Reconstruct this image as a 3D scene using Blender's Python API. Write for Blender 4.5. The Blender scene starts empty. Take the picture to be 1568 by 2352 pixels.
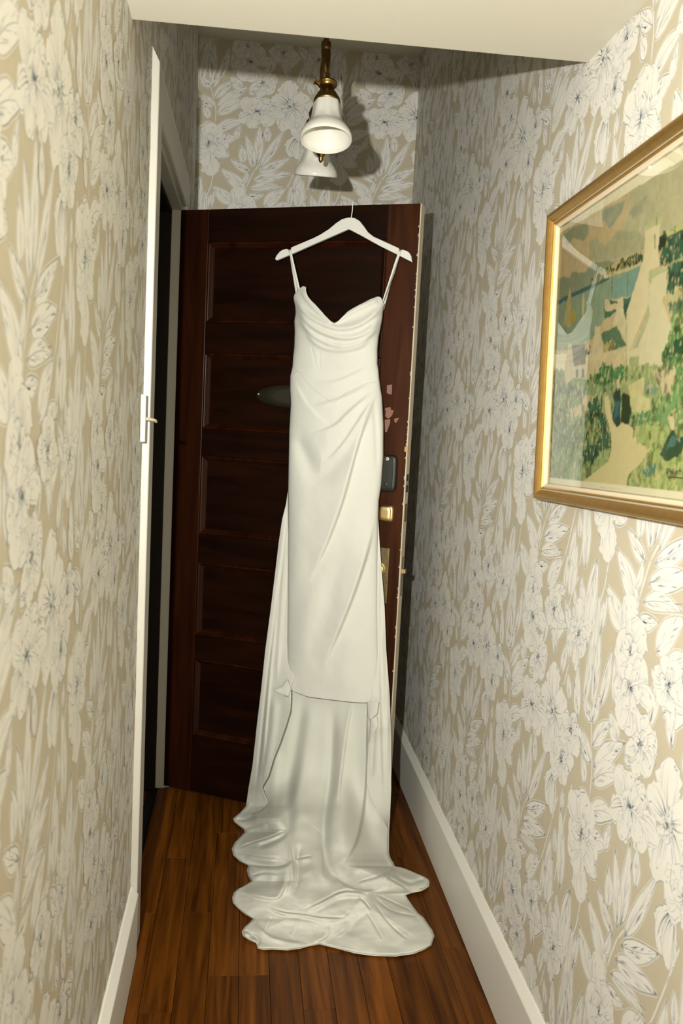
import bpy, bmesh, math, random
import numpy as np
from mathutils import Matrix, Vector
S = bpy.context.scene
COL = S.collection

# ---------------------------------------------------------------- camera
F_PX, YAW, PITCH, ROLL = 2098.8, 0.1087, 0.1101, 0.0508
CAM = np.array([0.0, 0.0, 1.3929])
FW = np.array([math.sin(YAW)*math.cos(PITCH), math.cos(YAW)*math.cos(PITCH), -math.sin(PITCH)])
_r0 = np.array([math.cos(YAW), -math.sin(YAW), 0.0]); _u0 = np.cross(_r0, FW)
RT = _r0*math.cos(ROLL) + _u0*math.sin(ROLL)
UP = -_r0*math.sin(ROLL) + _u0*math.cos(ROLL)
cd = bpy.data.cameras.new('camera'); cam = bpy.data.objects.new('camera', cd); COL.objects.link(cam)
M = Matrix.Identity(4)
for i in range(3):
    M[i][0], M[i][1], M[i][2], M[i][3] = RT[i], UP[i], -FW[i], CAM[i]
cam.matrix_world = M
cd.sensor_fit = 'VERTICAL'; cd.sensor_height = 36; cd.sensor_width = 24
cd.lens = F_PX/2352*36; cd.clip_start = 0.02
cd.dof.use_dof = True; cd.dof.focus_distance = 2.85; cd.dof.aperture_fstop = 7.0
S.camera = cam

# ---------------------------------------------------------------- light, exposure
w = bpy.data.worlds.new('world'); S.world = w; w.use_nodes = True
w.node_tree.nodes['Background'].inputs[0].default_value = (1.0, 0.90, 0.66, 1)
w.node_tree.nodes['Background'].inputs[1].default_value = 2.2  # added ambient fill, entering through the open rear end of the hall
def area(name, loc, target, size, power, col, spread=180):
    l = bpy.data.lights.new(name, 'AREA'); l.shape = 'DISK'; l.size = size; l.energy = power; l.color = col
    l.spread = math.radians(spread)
    o = bpy.data.objects.new(name, l); COL.objects.link(o); o.location = loc
    o.rotation_euler = (Vector(target)-Vector(loc)).to_track_quat('-Z', 'Y').to_euler()
    return o
area('camera_flash', (-0.220, 0.0, 1.55), (0.22, 2.9, 1.40), 0.032, 35, (1.0, 0.98, 0.895), 122)
S.view_settings.view_transform = 'Standard'; S.view_settings.look = 'None'
S.view_settings.gamma = 1; S.view_settings.use_curve_mapping = False
S.view_settings.exposure = 0.0
S.cycles.max_bounces = 10; S.cycles.diffuse_bounces = 6; S.cycles.glossy_bounces = 4
S.cycles.transparent_max_bounces = 12; S.cycles.sample_clamp_indirect = 8

# ---------------------------------------------------------------- dimensions of the place (metres)
XL, XR, YB, ZN, YS, ZC = -0.2418, 0.6491, 3.8575, 2.107, 1.852, 2.838
Y0 = -0.5  # hall cut short and left open behind the camera to admit world fill
OP0, OP1, OPZ = 2.315, 3.232, 2.052       # doorway in the left wall
HX, HY, EX, EY, DZ = -0.2452, 3.2274, 0.512, 2.863, 2.04   # open door: hinge, free edge, top

# ---------------------------------------------------------------- helpers
def ray(px, py):
    px = np.asarray(px, float)[..., None]; py = np.asarray(py, float)[..., None]
    return FW + RT*(px-784)/F_PX - UP*(py-1176)/F_PX
def on(px, py, p0, n):
    v = ray(px, py); n = np.asarray(n, float)
    t = ((np.asarray(p0, float)-CAM)@n)/(v@n)
    return CAM + t[..., None]*v
def tag(o, label=None, cat=None, group=None, kind=None):
    if label: o['label'] = label
    if cat: o['category'] = cat
    if group: o['group'] = group
    if kind: o['kind'] = kind
    return o
def link(o, parent=None):
    COL.objects.link(o)
    if parent is not None:
        o.parent = parent
        o.matrix_parent_inverse = parent.matrix_world.inverted()
    return o
def empty(name, loc=(0, 0, 0)):
    o = bpy.data.objects.new(name, None); o.location = loc; COL.objects.link(o)
    o.matrix_world = Matrix.Translation(loc); o.empty_display_size = 0.1
    return o
def mesh(name, v, f, mat, parent=None, smooth=False, mi=None):
    me = bpy.data.meshes.new(name); me.from_pydata([tuple(map(float, p)) for p in v], [], [tuple(map(int, q)) for q in f])
    for m in (mat if isinstance(mat, (list, tuple)) else [mat]): me.materials.append(m)
    if mi is not None: me.polygons.foreach_set('material_index', np.asarray(mi, np.int32))
    if smooth: me.polygons.foreach_set('use_smooth', [True]*len(me.polygons))
    me.update()
    return link(bpy.data.objects.new(name, me), parent)
def fixn(o):
    bm = bmesh.new(); bm.from_mesh(o.data); bmesh.ops.recalc_face_normals(bm, faces=bm.faces); bm.to_mesh(o.data); bm.free(); return o
BOXF = [(0, 3, 2, 1), (4, 5, 6, 7), (0, 1, 5, 4), (1, 2, 6, 5), (2, 3, 7, 6), (3, 0, 4, 7)]
def boxv(x0, x1, y0, y1, z0, z1):
    return [(x0, y0, z0), (x1, y0, z0), (x1, y1, z0), (x0, y1, z0), (x0, y0, z1), (x1, y0, z1), (x1, y1, z1), (x0, y1, z1)]
def boxes(name, bl, mat, parent=None, bev=0, fr=None):
    v, f = [], []
    for b in bl:
        k = len(v); v += boxv(*b); f += [tuple(i+k for i in q) for q in BOXF]
    if fr is not None: v = [fr(*p) for p in v]
    o = mesh(name, v, f, mat, parent)
    if fr is not None: fixn(o)
    if bev:
        m = o.modifiers.new('bevel', 'BEVEL'); m.width = bev; m.segments = 2; m.limit_method = 'ANGLE'
    return o
def lathe(prof, n=40, flute=0.0, nf=8, frm=None, mat=None, name='', parent=None, zmin=-9):
    v, f = [], []
    for (r, z) in prof:
        for k in range(n):
            a = 2*math.pi*k/n; rr = r*(1+flute*math.cos(nf*a)*(1 if r > .02 and z > zmin else 0))
            v.append((rr*math.cos(a), rr*math.sin(a), z))
    for i in range(len(prof)-1):
        for k in range(n):
            f.append((i*n+k, i*n+(k+1) % n, (i+1)*n+(k+1) % n, (i+1)*n+k))
    if frm is not None: v = [tuple(frm @ Vector(p)) for p in v]
    return fixn(mesh(name, v, f, mat, parent, True))
def tube(name, pts, rad, mat, parent=None, n=10, sub=8, flat=1.0):
    P = [Vector(p) for p in pts]
    Q = []
    for i in range(len(P)-1):
        p0, p1, p2, p3 = P[max(i-1, 0)], P[i], P[i+1], P[min(i+2, len(P)-1)]
        for k in range(sub):
            t = k/sub
            Q.append(.5*((2*p1)+(p2-p0)*t+(2*p0-5*p1+4*p2-p3)*t*t+(3*p1-p0-3*p2+p3)*t**3))
    Q.append(P[-1]); v, f = [], []
    R = rad if callable(rad) else (lambda s: rad)
    up = Vector((0.31, 0.2, 0.93))
    for i, q in enumerate(Q):
        d = (Q[min(i+1, len(Q)-1)]-Q[max(i-1, 0)]).normalized()
        a = d.cross(up).normalized(); b = d.cross(a); r = R(i/(len(Q)-1))
        for k in range(n):
            c = 2*math.pi*k/n; v.append(q+a*(r*math.cos(c))+b*(r*flat*math.sin(c)))
    for i in range(len(Q)-1):
        for k in range(n): f.append((i*n+k, i*n+(k+1) % n, (i+1)*n+(k+1) % n, (i+1)*n+k))
    f.append(tuple(range(n))); f.append(tuple(range(len(v)-n, len(v))))
    return fixn(mesh(name, v, f, mat, parent, True))
def vnoise(x, y, seed=0, octv=3):
    out = np.zeros(np.broadcast(x, y).shape); amp = 1.0; tot = 0
    for o in range(octv):
        xi = np.floor(x).astype(np.int64); yi = np.floor(y).astype(np.int64); xf = x-xi; yf = y-yi
        def h(a, b):
            n = (a*374761393+b*668265263+(seed+o)*974711) & 0x7fffffff
            n = ((n ^ (n >> 13))*1274126177) & 0x7fffffff
            return ((n ^ (n >> 16)) & 0xffff)/65535.0
        u = xf*xf*(3-2*xf); q = yf*yf*(3-2*yf)
        out += amp*((h(xi, yi)*(1-u)+h(xi+1, yi)*u)*(1-q)+(h(xi, yi+1)*(1-u)+h(xi+1, yi+1)*u)*q)
        tot += amp; amp *= .5; x = x*2.03+11.3; y = y*2.03+5.7
    return out/tot
def lin(c): return tuple(((x/255)/12.92 if x/255 <= .04045 else ((x/255+.055)/1.055)**2.4) for x in c)

# ---------------------------------------------------------------- materials
def mat(name, col, rough=.5, metal=0, spec=.5, noise=None, bump=None, col2=None, coat=0, sheen=0):
    m = bpy.data.materials.new(name); m.use_nodes = True; nt = m.node_tree; b = nt.nodes['Principled BSDF']
    b.inputs['Base Color'].default_value = (*col, 1); b.inputs['Roughness'].default_value = rough
    b.inputs['Metallic'].default_value = metal; b.inputs['Specular IOR Level'].default_value = spec
    b.inputs['Coat Weight'].default_value = coat; b.inputs['Coat Roughness'].default_value = .15
    if sheen: b.inputs['Sheen Weight'].default_value = sheen
    tc = nt.nodes.new('ShaderNodeTexCoord'); mp = nt.nodes.new('ShaderNodeMapping'); nt.links.new(tc.outputs['Object'], mp.inputs[0])
    if noise or col2:
        sc, st, fac = noise or (8, (1, 1, 1), .5)
        mp.inputs['Scale'].default_value = st
        n = nt.nodes.new('ShaderNodeTexNoise'); n.inputs['Scale'].default_value = sc; n.inputs['Detail'].default_value = 6
        nt.links.new(mp.outputs[0], n.inputs['Vector'])
        r = nt.nodes.new('ShaderNodeValToRGB'); r.color_ramp.elements[0].position = .5-fac*.5; r.color_ramp.elements[1].position = .5+fac*.5
        c2 = col2 or tuple(x*.85 for x in col)
        r.color_ramp.elements[0].color = (*col, 1); r.color_ramp.elements[1].color = (*c2, 1)
        nt.links.new(n.outputs['Fac'], r.inputs[0]); nt.links.new(r.outputs[0], b.inputs['Base Color'])
    if bump:
        sc, stg, dist = bump
        n2 = nt.nodes.new('ShaderNodeTexNoise'); n2.inputs['Scale'].default_value = sc; n2.inputs['Detail'].default_value = 4
        nt.links.new(tc.outputs['Object'], n2.inputs['Vector'])
        bp = nt.nodes.new('ShaderNodeBump'); bp.inputs['Strength'].default_value = stg; bp.inputs['Distance'].default_value = dist
        nt.links.new(n2.outputs['Fac'], bp.inputs['Height']); nt.links.new(bp.outputs[0], b.inputs['Normal'])
    return m
PAPER = mat('wallpaper_ground', (.53, .475, .36), .75, spec=.25, noise=(60, (1, 1, 1), .8), col2=(.50, .445, .335), bump=(400, .15, .001))
PRINT = mat('wallpaper_white_print', (.76, .74, .69), .75, spec=.25, noise=(25, (1, 1, 1), .7), col2=(.715, .695, .645))
INK = mat('wallpaper_blue_ink', (.30, .335, .365), .75, spec=.25)
INKL = mat('wallpaper_pale_ink', (.47, .495, .505), .75, spec=.25)
CEIL = mat('ceiling_paint', (.68, .65, .55), .7, spec=.3, bump=(90, .12, .002))
TRIM = mat('cream_gloss_paint', (.47, .452, .395), .42, bump=(40, .08, .003))
BASEP = mat('baseboard_paint', (.78, .765, .705), .45, bump=(35, .08, .003))
EDGEP = mat('door_edge_paint', (.60, .52, .38), .5, noise=(40, (1, 1, .2), .4), col2=(.50, .42, .30))
GAP = mat('dark_gap', (.012, .008, .005), .9)
DARKW = mat('dark_jamb_wood', (.008, .004, .002), .6, spec=.2)
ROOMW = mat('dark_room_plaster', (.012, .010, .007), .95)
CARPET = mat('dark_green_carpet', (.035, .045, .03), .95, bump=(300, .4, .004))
BRASS = mat('aged_brass', (.36, .23, .075), .33, 1, noise=(30, (1, 1, 1), .6), col2=(.17, .10, .035))
BRASSP = mat('satin_brass', (.72, .52, .24), .38, 1, noise=(90, (1, 1, 1), .7), col2=(.60, .42, .18))
BRASSD = mat('worn_brass_plate', (.30, .24, .13), .42, 1, noise=(120, (1, 1, 1), .5), col2=(.20, .155, .08), bump=(160, .4, .001))
STEEL = mat('lock_edge_plate', (.30, .27, .21), .4, .8)
BLACK = mat('black_lock_plastic', (.012, .013, .012), .45)
LOCKG = mat('dark_grey_lock_cover', (.033, .034, .028), .7, spec=.2, noise=(200, (1, 1, 1), .8), col2=(.028, .030, .024))
LOGO = mat('pale_lock_mark', (.5, .49, .45), .5)
OVAL = mat('olive_oval_plate', (.014, .011, .0035), .5, noise=(40, (1, 1, 1), .7), col2=(.009, .0075, .0025))
SCUFF = mat('bare_scuff', (.24, .12, .085), .7, noise=(150, (1, 1, 1), .6), col2=(.20, .095, .06))
CHIP = mat('paint_chip_wood', (.50, .30, .12), .7)
FABRIC = mat('ivory_crepe', (.645, .648, .588), .88, spec=.06, noise=(450, (1, 1, 1), .9), col2=(.61, .612, .553), bump=(900, .2, .0005))
SATIN = mat('ivory_satin_strap', (.66, .66, .61), .5, spec=.4)
HANGW = mat('white_hanger_paint', (.66, .66, .62), .45)
GOLD = mat('gold_leaf_frame', (.62, .38, .115), .34, .85, noise=(60, (1, 1, 1), .6), col2=(.52, .30, .085), bump=(120, .1, .001))
GOLDP = mat('pale_frame_groove', (.55, .52, .40), .45, .3)
LINER = mat('cream_frame_liner', (.62, .53, .38), .6)
def wood(name, a, b, rough, sc, stretch, coat, rnd):
    m = bpy.data.materials.new(name); m.use_nodes = True; nt = m.node_tree; N = nt.nodes; L = nt.links; p = N['Principled BSDF']
    p.inputs['Roughness'].default_value = rough; p.inputs['Specular IOR Level'].default_value = .13; p.inputs['Coat Weight'].default_value = coat; p.inputs['Coat Roughness'].default_value = .22
    tc = N.new('ShaderNodeTexCoord'); mp = N.new('ShaderNodeMapping'); mp.inputs['Scale'].default_value = stretch
    L.new(tc.outputs['Object'], mp.inputs[0]); oi = N.new('ShaderNodeObjectInfo')
    add = N.new('ShaderNodeVectorMath'); add.operation = 'ADD'; cmb = N.new('ShaderNodeCombineXYZ')
    mu = N.new('ShaderNodeMath'); mu.operation = 'MULTIPLY'; mu.inputs[1].default_value = 37.0*rnd
    L.new(oi.outputs['Random'], mu.inputs[0]); L.new(mu.outputs[0], cmb.inputs[0]); L.new(mu.outputs[0], cmb.inputs[2])
    L.new(mp.outputs[0], add.inputs[0]); L.new(cmb.outputs[0], add.inputs[1])
    n = N.new('ShaderNodeTexNoise'); n.inputs['Scale'].default_value = sc; n.inputs['Detail'].default_value = 8; n.inputs['Distortion'].default_value = .6
    L.new(add.outputs[0], n.inputs['Vector'])
    r = N.new('ShaderNodeValToRGB'); r.color_ramp.elements[0].position = .32; r.color_ramp.elements[1].position = .70
    r.color_ramp.elements[0].color = (*a, 1); r.color_ramp.elements[1].color = (*b, 1); L.new(n.outputs['Fac'], r.inputs[0])
    hsv = N.new('ShaderNodeHueSaturation'); mr = N.new('ShaderNodeMapRange'); mr.inputs[3].default_value = 1-.42*rnd; mr.inputs[4].default_value = 1+.42*rnd
    L.new(oi.outputs['Random'], mr.inputs[0]); L.new(mr.outputs[0], hsv.inputs['Value']); L.new(r.outputs[0], hsv.inputs['Color'])
    L.new(hsv.outputs[0], p.inputs['Base Color'])
    bp = N.new('ShaderNodeBump'); bp.inputs['Strength'].default_value = .12; bp.inputs['Distance'].default_value = .002
    L.new(n.outputs['Fac'], bp.inputs['Height']); L.new(bp.outputs[0], p.inputs['Normal'])
    return m
PLANK = wood('stained_floor_plank', (.050, .0135, .0010), (.170, .054, .0048), .36, 3.0, (17, .8, 9), .03, .6)
DOORW = wood('dark_mahogany', (.0055, .0015, .0005), (.0135, .0038, .0011), .34, 3.0, (1.2, 1.2, 9), .04, .15)
STILEW = wood('red_mahogany_stile', (.011, .0026, .0007), (.028, .007, .0018), .34, 3.0, (10, 10, .8), .05, .1)
STILEL = wood('worn_lit_red_mahogany_stile', (.019, .0045, .0008), (.054, .0145, .003), .40, 3.0, (10, 10, .8), .03, .1)  # handling wear, plus brightness from nearness to the flash put into the colour
def milk():
    m = mat('milk_glass', (.78, .765, .70), .16, spec=.5, noise=(60, (1, 1, 1), .8), col2=(.70, .69, .63), bump=(70, .25, .002))
    b = m.node_tree.nodes['Principled BSDF']; b.inputs['Subsurface Weight'].default_value = .15; b.inputs['Subsurface Radius'].default_value = (.01, .01, .01)
    return m
MILK = milk()
def glassm():
    m = bpy.data.materials.new('picture_glass'); m.use_nodes = True; nt = m.node_tree; N = nt.nodes; L = nt.links
    N.remove(N['Principled BSDF']); o = N['Material Output']
    t = N.new('ShaderNodeBsdfTransparent'); t.inputs[0].default_value = (.96, .965, .955, 1)
    g = N.new('ShaderNodeBsdfGlossy'); g.inputs['Roughness'].default_value = .004; g.inputs[0].default_value = (.95, .97, 1, 1)
    fr = N.new('ShaderNodeFresnel'); fr.inputs[0].default_value = 1.52
    k = N.new('ShaderNodeMath'); k.operation = 'MULTIPLY'; k.inputs[1].default_value = 1.75; k.use_clamp = True
    mx = N.new('ShaderNodeMixShader'); L.new(fr.outputs[0], k.inputs[0]); geo = N.new('ShaderNodeNewGeometry'); inv = N.new('ShaderNodeMath'); inv.operation = 'SUBTRACT'; inv.inputs[0].default_value = 1; L.new(geo.outputs['Backfacing'], inv.inputs[1])
    k2 = N.new('ShaderNodeMath'); k2.operation = 'MULTIPLY'; L.new(k.outputs[0], k2.inputs[0]); L.new(inv.outputs[0], k2.inputs[1]); L.new(k2.outputs[0], mx.inputs[0])
    L.new(t.outputs[0], mx.inputs[1]); L.new(g.outputs[0], mx.inputs[2]); L.new(mx.outputs[0], o.inputs[0]); return m
GLASS = glassm()

# ---------------------------------------------------------------- the shell
random.seed(7); rng = np.random.default_rng(11)
floor = boxes('floor', [(XL-.10, XR+.05, Y0, YB+.05, -.08, -.012)], GAP); tag(floor, 'dark red-brown plank floor of the narrow hallway', kind='structure')
PW = .0757; off = .0351-4*PW; k = 0
xs = [off+i*PW for i in range(14)]
ends = {3: 2.1186, 6: 1.985, 2: 2.405, 0: 2.404, 5: 2.66, 4: 2.1186, 1: 1.985}
for i in range(len(xs)-1):
    x0, x1 = max(xs[i], XL-.06), min(xs[i+1], XR+.02)
    if x1-x0 < .01: continue
    y = Y0 + rng.uniform(.1, .9); ys = [Y0]
    e = ends.get(i-0, None)
    base = e if e else rng.uniform(1.5, 2.4)
    ys = sorted([yy for yy in [base-1.05, base, base+.72+rng.uniform(0, .3), base+1.5] if Y0 < yy < YB])
    ys = [Y0]+ys+[YB+.02]
    for a, b in zip(ys[:-1], ys[1:]):
        g = .0006
        boxes('plank', [(x0+g, x1-g, a+g, b-g, -.02, 0.0)], PLANK, floor, .0003)
boxes('plank', [(-.62, XL-.062, OP0+.02, OP1-.02, -.02, -.002)], PLANK, floor)

wr = boxes('wall_right', [(XR, XR+.1, Y0, YB+.1, -.05, ZC+.05)], PAPER); tag(wr, 'right hallway wall in taupe paper with white and blue flowers', kind='structure')
wb = boxes('wall_back', [(XL-.15, XR, YB, YB+.1, -.05, ZC+.05)], PAPER); tag(wb, 'papered end wall behind the hanging lamp', kind='structure')
wl = boxes('wall_left', [(XL-.13, XL, Y0, OP0, -.05, ZC+.05), (XL-.13, XL, OP1+.04, YB, -.05, ZC+.05), (XL-.13, XL, OP0, OP1+.04, OPZ+.06, ZC+.05)], PAPER)
tag(wl, 'left hallway wall in taupe floral paper with a dark doorway', kind='structure')
ce = boxes('ceiling', [(XL-.13, XR+.1, Y0, YS, ZN, ZC+.06), (XL-.13, XR+.1, YS, YB+.1, ZC, ZC+.06)], CEIL)
tag(ce, 'cream ceiling, dropped low in front of the lamp', kind='structure')
# dark room beyond the doorway
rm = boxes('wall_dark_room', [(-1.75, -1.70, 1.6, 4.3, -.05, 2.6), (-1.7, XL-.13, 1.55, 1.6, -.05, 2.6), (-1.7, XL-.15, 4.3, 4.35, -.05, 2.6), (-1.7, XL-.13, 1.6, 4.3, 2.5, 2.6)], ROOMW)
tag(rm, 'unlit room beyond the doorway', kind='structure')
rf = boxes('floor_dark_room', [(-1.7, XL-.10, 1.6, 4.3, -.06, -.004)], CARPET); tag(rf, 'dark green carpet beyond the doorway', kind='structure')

def base(name, prof, y0, y1, sgn, xw, label):
    v, f = [], []; n = len(prof)
    for y in (y0, y1):
        for (d, z) in prof: v.append((xw-sgn*d, y, z))
    for i in range(n): f.append((i, (i+1) % n, n+(i+1) % n, n+i))
    f += [tuple(range(n)), tuple(range(2*n-1, n-1, -1))]
    o = fixn(mesh(name, v, f, BASEP)); tag(o, label, kind='structure')
    m = o.modifiers.new('bevel', 'BEVEL'); m.width = .0025; m.segments = 2
    return o
bp_ = [(0, .002), (.019, .002), (.0195, .166), (.004, .186), (0, .186)]
base('baseboard_right', bp_, Y0, YB, 1, XR, 'tall white-painted baseboard along the right wall')
base('baseboard_left', [(d*1.05, z) for d, z in bp_], Y0, 2.205, -1, XL, 'tall white-painted baseboard along the left wall')
base('baseboard_left.001', bp_, OP1+.13, YB, -1, XL, 'short white baseboard behind the open door')

# casing round the doorway
tr = empty('trim_1', (XL, 2.2, 0)); tag(tr, 'cream-painted door casing on the left wall', kind='structure')
cp = [(0, 0), (0, .0150), (.0015, .0168), (.004, .0172), (.0065, .0166), (.009, .0156), (.040, .0155), (.098, .0160), (.104, .0155), (.108, .011), (.108, 0)]
CW = .108; ZT = OPZ+CW
def sweep_casing(name, A, B, into, mitreA, mitreB):
    # straight run from A to B (y,z of the outer edge); 'into' is the direction towards the opening
    A, B, into = map(np.array, (A, B, into)); d = (B-A)/np.linalg.norm(B-A); v, f = [], []; n = len(cp)
    for P, mt in ((A, mitreA), (B, -mitreB)):
        for (s, h) in cp:
            q = P+into*s+d*s*mt; v.append((XL+h, q[0], q[1]))
    for i in range(n): f.append((i, (i+1) % n, n+(i+1) % n, n+i))
    f += [tuple(range(n)), tuple(range(2*n-1, n-1, -1))]
    return fixn(mesh(name, v, f, TRIM, tr))
ya, yb_ = OP0-CW, OP1+CW
sweep_casing('casing_post', (ya, .003), (ya, ZT), (1., 0.), 0, 1)
sweep_casing('casing_head', (ya, ZT), (yb_, ZT), (0., -1.), 1, 1)
sweep_casing('casing_post', (yb_, .003), (yb_, ZT), (-1., 0.), 0, 1)
# top cap of the casing, sloping to the wall
mesh('casing_cap', [(XL, ya, ZT), (XL+.0155, ya, ZT), (XL, yb_, ZT), (XL+.0155, yb_, ZT), (XL, ya, ZT+.03), (XL, yb_, ZT+.03)],
     [(0, 1, 4), (2, 5, 3), (1, 3, 5, 4), (0, 2, 3, 1), (0, 4, 5, 2)], TRIM, tr)
boxes('jamb', [(XL-.034, XL, OP0, OP0+.014, .0, OPZ), (XL-.034, XL, OP1-.002, OP1+.04, .0, OPZ), (XL-.034, XL, OP0, OP1, OPZ-.012, OPZ+.06)], TRIM, tr, .002)
boxes('door_stop', [(XL-.14, XL-.034, OP0, OP0+.03, .0, OPZ), (XL-.14, XL-.034, OP1-.016, OP1+.04, 0, OPZ), (XL-.14, XL-.034, OP0, OP1, OPZ-.025, OPZ+.06)], DARKW, tr)
# painted-over latch keeper on the outer side of the casing
kz0, kz1 = 1.298, 1.408
lk = boxes('latch_keeper', [(XL, XL+.012, 2.155, 2.163, kz0, kz1), (XL, XL+.007, 2.163, ya, kz0+.004, kz0+.011), (XL, XL+.007, 2.163, ya, kz1-.009, kz1-.001)], TRIM, tr, .0015)
tube('latch_pin', [(XL+.012, 2.168, 1.352), (XL+.028, 2.19, 1.349), (XL+.030, 2.215, 1.345)], .0038, EDGEP, lk)

# ---------------------------------------------------------------- wallpaper print
TW, TH = .52, .64; TS = TW/870.0
class Tile:
    def __init__(s): s.v, s.t, s.m, s.occ = [], [], [], []
    def level(s, P, R):
        P = np.atleast_2d(P); R = np.broadcast_to(np.asarray(R, float), (len(P),)); lv = 0
        for (Q, q, l) in s.occ:
            if l < lv: continue
            for dx in (-870, 0, 870):
                for dy in (-1071, 0, 1071):
                    d = np.hypot(P[:, None, 0]-Q[None, :, 0]-dx, P[:, None, 1]-Q[None, :, 1]-dy-.075*dx)
                    if (d < R[:, None]+q[None, :]).any(): lv = max(lv, l+1)
        s.occ.append((P, R, lv)); return lv*3
    def add(s, pts, tris, m, z):
        k = len(s.v); s.v += [(p[0], p[1], z) for p in pts]; s.t += [(a+k, b+k, c+k) for a, b, c in tris]; s.m += [m]*len(tris)
    def strip(s, P, W, m, z):
        P = np.array(P, float); W = np.broadcast_to(np.array(W, float), (len(P),))
        d = np.gradient(P, axis=0); d /= np.linalg.norm(d, axis=1)[:, None]+1e-9; n = np.c_[-d[:, 1], d[:, 0]]
        a = P+n*W[:, None]/2; b = P-n*W[:, None]/2; pts = []; tris = []
        for i in range(len(P)): pts += [a[i], b[i]]
        for i in range(len(P)-1): tris += [(2*i, 2*i+1, 2*i+3), (2*i, 2*i+3, 2*i+2)]
        s.add(pts, tris, m, z)
    def shape(s, base, tip, w, kind, rg, strokes=6):
        b = np.array(base, float); e = np.array(tip, float); ax = e-b; L = np.linalg.norm(ax); ax /= L; nn = np.array([-ax[1], ax[0]])
        leaf = kind == 'leaf'; n = 11 if leaf else 15; t = np.linspace(0, 1, n); bend = rg.uniform(-.08, .08)*L
        if leaf: w *= 1.34; wd = np.sin(np.pi*t**.8)**.9*(1-.25*t)
        else: wd = np.sin(np.pi*np.clip(t*.94+.04, 0, 1)**1.3)**.58
        cen = lambda q: b+ax*(q*L)[:, None]+nn*(bend*np.sin(np.pi*q))[:, None]
        c = cen(t); ruf = .03 if leaf else .05+.17*t
        wl_ = w/2*wd*(1+ruf*rg.uniform(-1, 1, n)); wr_ = w/2*wd*(1+ruf*rg.uniform(-1, 1, n))
        if not leaf: c = c+ax*(rg.uniform(-1, 1, n)*.03*L*t)[:, None]
        Lp = c+nn*wl_[:, None]; Rp = c-nn*wr_[:, None]
        z = s.level(c, np.maximum(w/2*wd, 2)+5)
        pts = []; tris = []
        for i in range(n): pts += [Lp[i], Rp[i]]
        for i in range(n-1): tris += [(2*i, 2*i+1, 2*i+3), (2*i, 2*i+3, 2*i+2)]
        s.add(pts, tris, 0, z)
        for Q in (Lp, Rp):
            dark = rg.random() < .35
            s.strip(Q, (2.6 if dark else 1.9)*(.4+1.0*rg.random(n)), 1 if dark else 2, z+1)
        if leaf:        # thin pale outline standing a little off the shape, midrib and shading strokes
            s.strip(c+nn*(wl_+5)[:, None], 2.0, 0, z); s.strip(c-nn*(wr_+5)[:, None], 2.0, 0, z)
            s.strip(c[:-1], np.linspace(2.8, 1, n-1), 1 if rg.random() < .6 else 2, z+2)
            for q in range(strokes):
                i = rg.uniform(.02, .8); sd = rg.choice([-1, 1]); l = rg.uniform(.10, .30); o0 = rg.uniform(.05, .8)
                p0 = b+ax*i*L+nn*(bend*np.sin(np.pi*i)+sd*o0*w*.35*math.sin(np.pi*i)); p1 = p0+ax*l*L*.9+nn*sd*w*.09
                s.strip([p0, p0*.6+p1*.4+nn*rg.uniform(-1, 1), p1], [.8, rg.uniform(3.5, 7) if rg.random() < .22 else 1.7, .5], 1 if rg.random() < .5 else 2, z+2)
        else:
            for q in range(strokes+5):
                a = rg.uniform(-.8, .8); t0 = rg.uniform(.0, .2); t1 = rg.uniform(.3, .9)
                tt = np.linspace(t0, t1, 5); pp = cen(tt)+nn*(a*w/2*np.sin(np.pi*tt**1.2*.9)**.7+rg.uniform(-1.5, 1.5, 5))[:, None]
                s.strip(pp, [rg.uniform(2.0, 7.0), 2.4, 1.6, 1.2, .5], 1 if rg.random() < .5 else 2, z+2)
            for sd in (-1, 1):          # rolled petal edge
                if rg.random() < .6:
                    tt = np.linspace(rg.uniform(.35, .5), .95, 7); wi = np.interp(tt, t, wd)
                    pp = cen(tt)+nn*(sd*w/2*wi*rg.uniform(.6, .85)+rg.uniform(-2.5, 2.5, 7))[:, None]; s.strip(pp, [.6, 2.2, 1.4, 2.6, 1.2, 2.0, .5], 1 if rg.random() < .5 else 2, z+2)
            for q in range(3):          # dark blots where petals meet
                tt = rg.uniform(.0, .12) if rg.random() < .6 else rg.uniform(.75, .92); p0 = cen(np.array([tt]))[0]+nn*rg.uniform(-.4, .4)*w*.7; dq = (ax*rg.uniform(-1, 1)+nn*rg.uniform(-1, 1))*rg.uniform(4, 11)
                s.strip([p0-dq, p0, p0+dq], [.6, rg.uniform(3, 7), .6], 1, z+2)
    def flower(s, cx, cy, r, n, rg, ruff=True):
        r *= 1.2; a0 = rg.uniform(0, 6.28); ca, sa = math.cos(a0), math.sin(a0); sq = rg.uniform(.62, .95)
        def el(a, R):
            x, y = math.cos(a)*R, math.sin(a)*R*sq; return cx+x*ca-y*sa, cy+x*sa+y*ca
        for k in range(n):
            a = k*2*math.pi/n+rg.uniform(-.3, .3); R = r*rg.uniform(.8, 1.3)
            s.shape(el(a, r*.1), el(a, R), r*rg.uniform(.6, 1.0), 'petal', rg, 4)
        for k in range(7 if ruff else 3):
            a = .4+k*2*math.pi/(7 if ruff else 3)+rg.uniform(-.3, .3); R = r*rg.uniform(.4, .75)
            s.shape(el(a+2, r*.12), el(a, R), r*rg.uniform(.35, .6), 'petal', rg, 3)
        z = s.level([(cx, cy)], r*.33)
        for k in range(11):
            a = rg.uniform(0, 6.28); l = rg.uniform(.1, .32)*r
            s.strip([(cx+math.cos(a)*3, cy+math.sin(a)*3), (cx+math.cos(a)*l*.6, cy+math.sin(a)*l*.6), (cx+math.cos(a+.2)*l, cy+math.sin(a+.2)*l)], [2.5, rg.uniform(2, 6), 1.0], 1, z)
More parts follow.
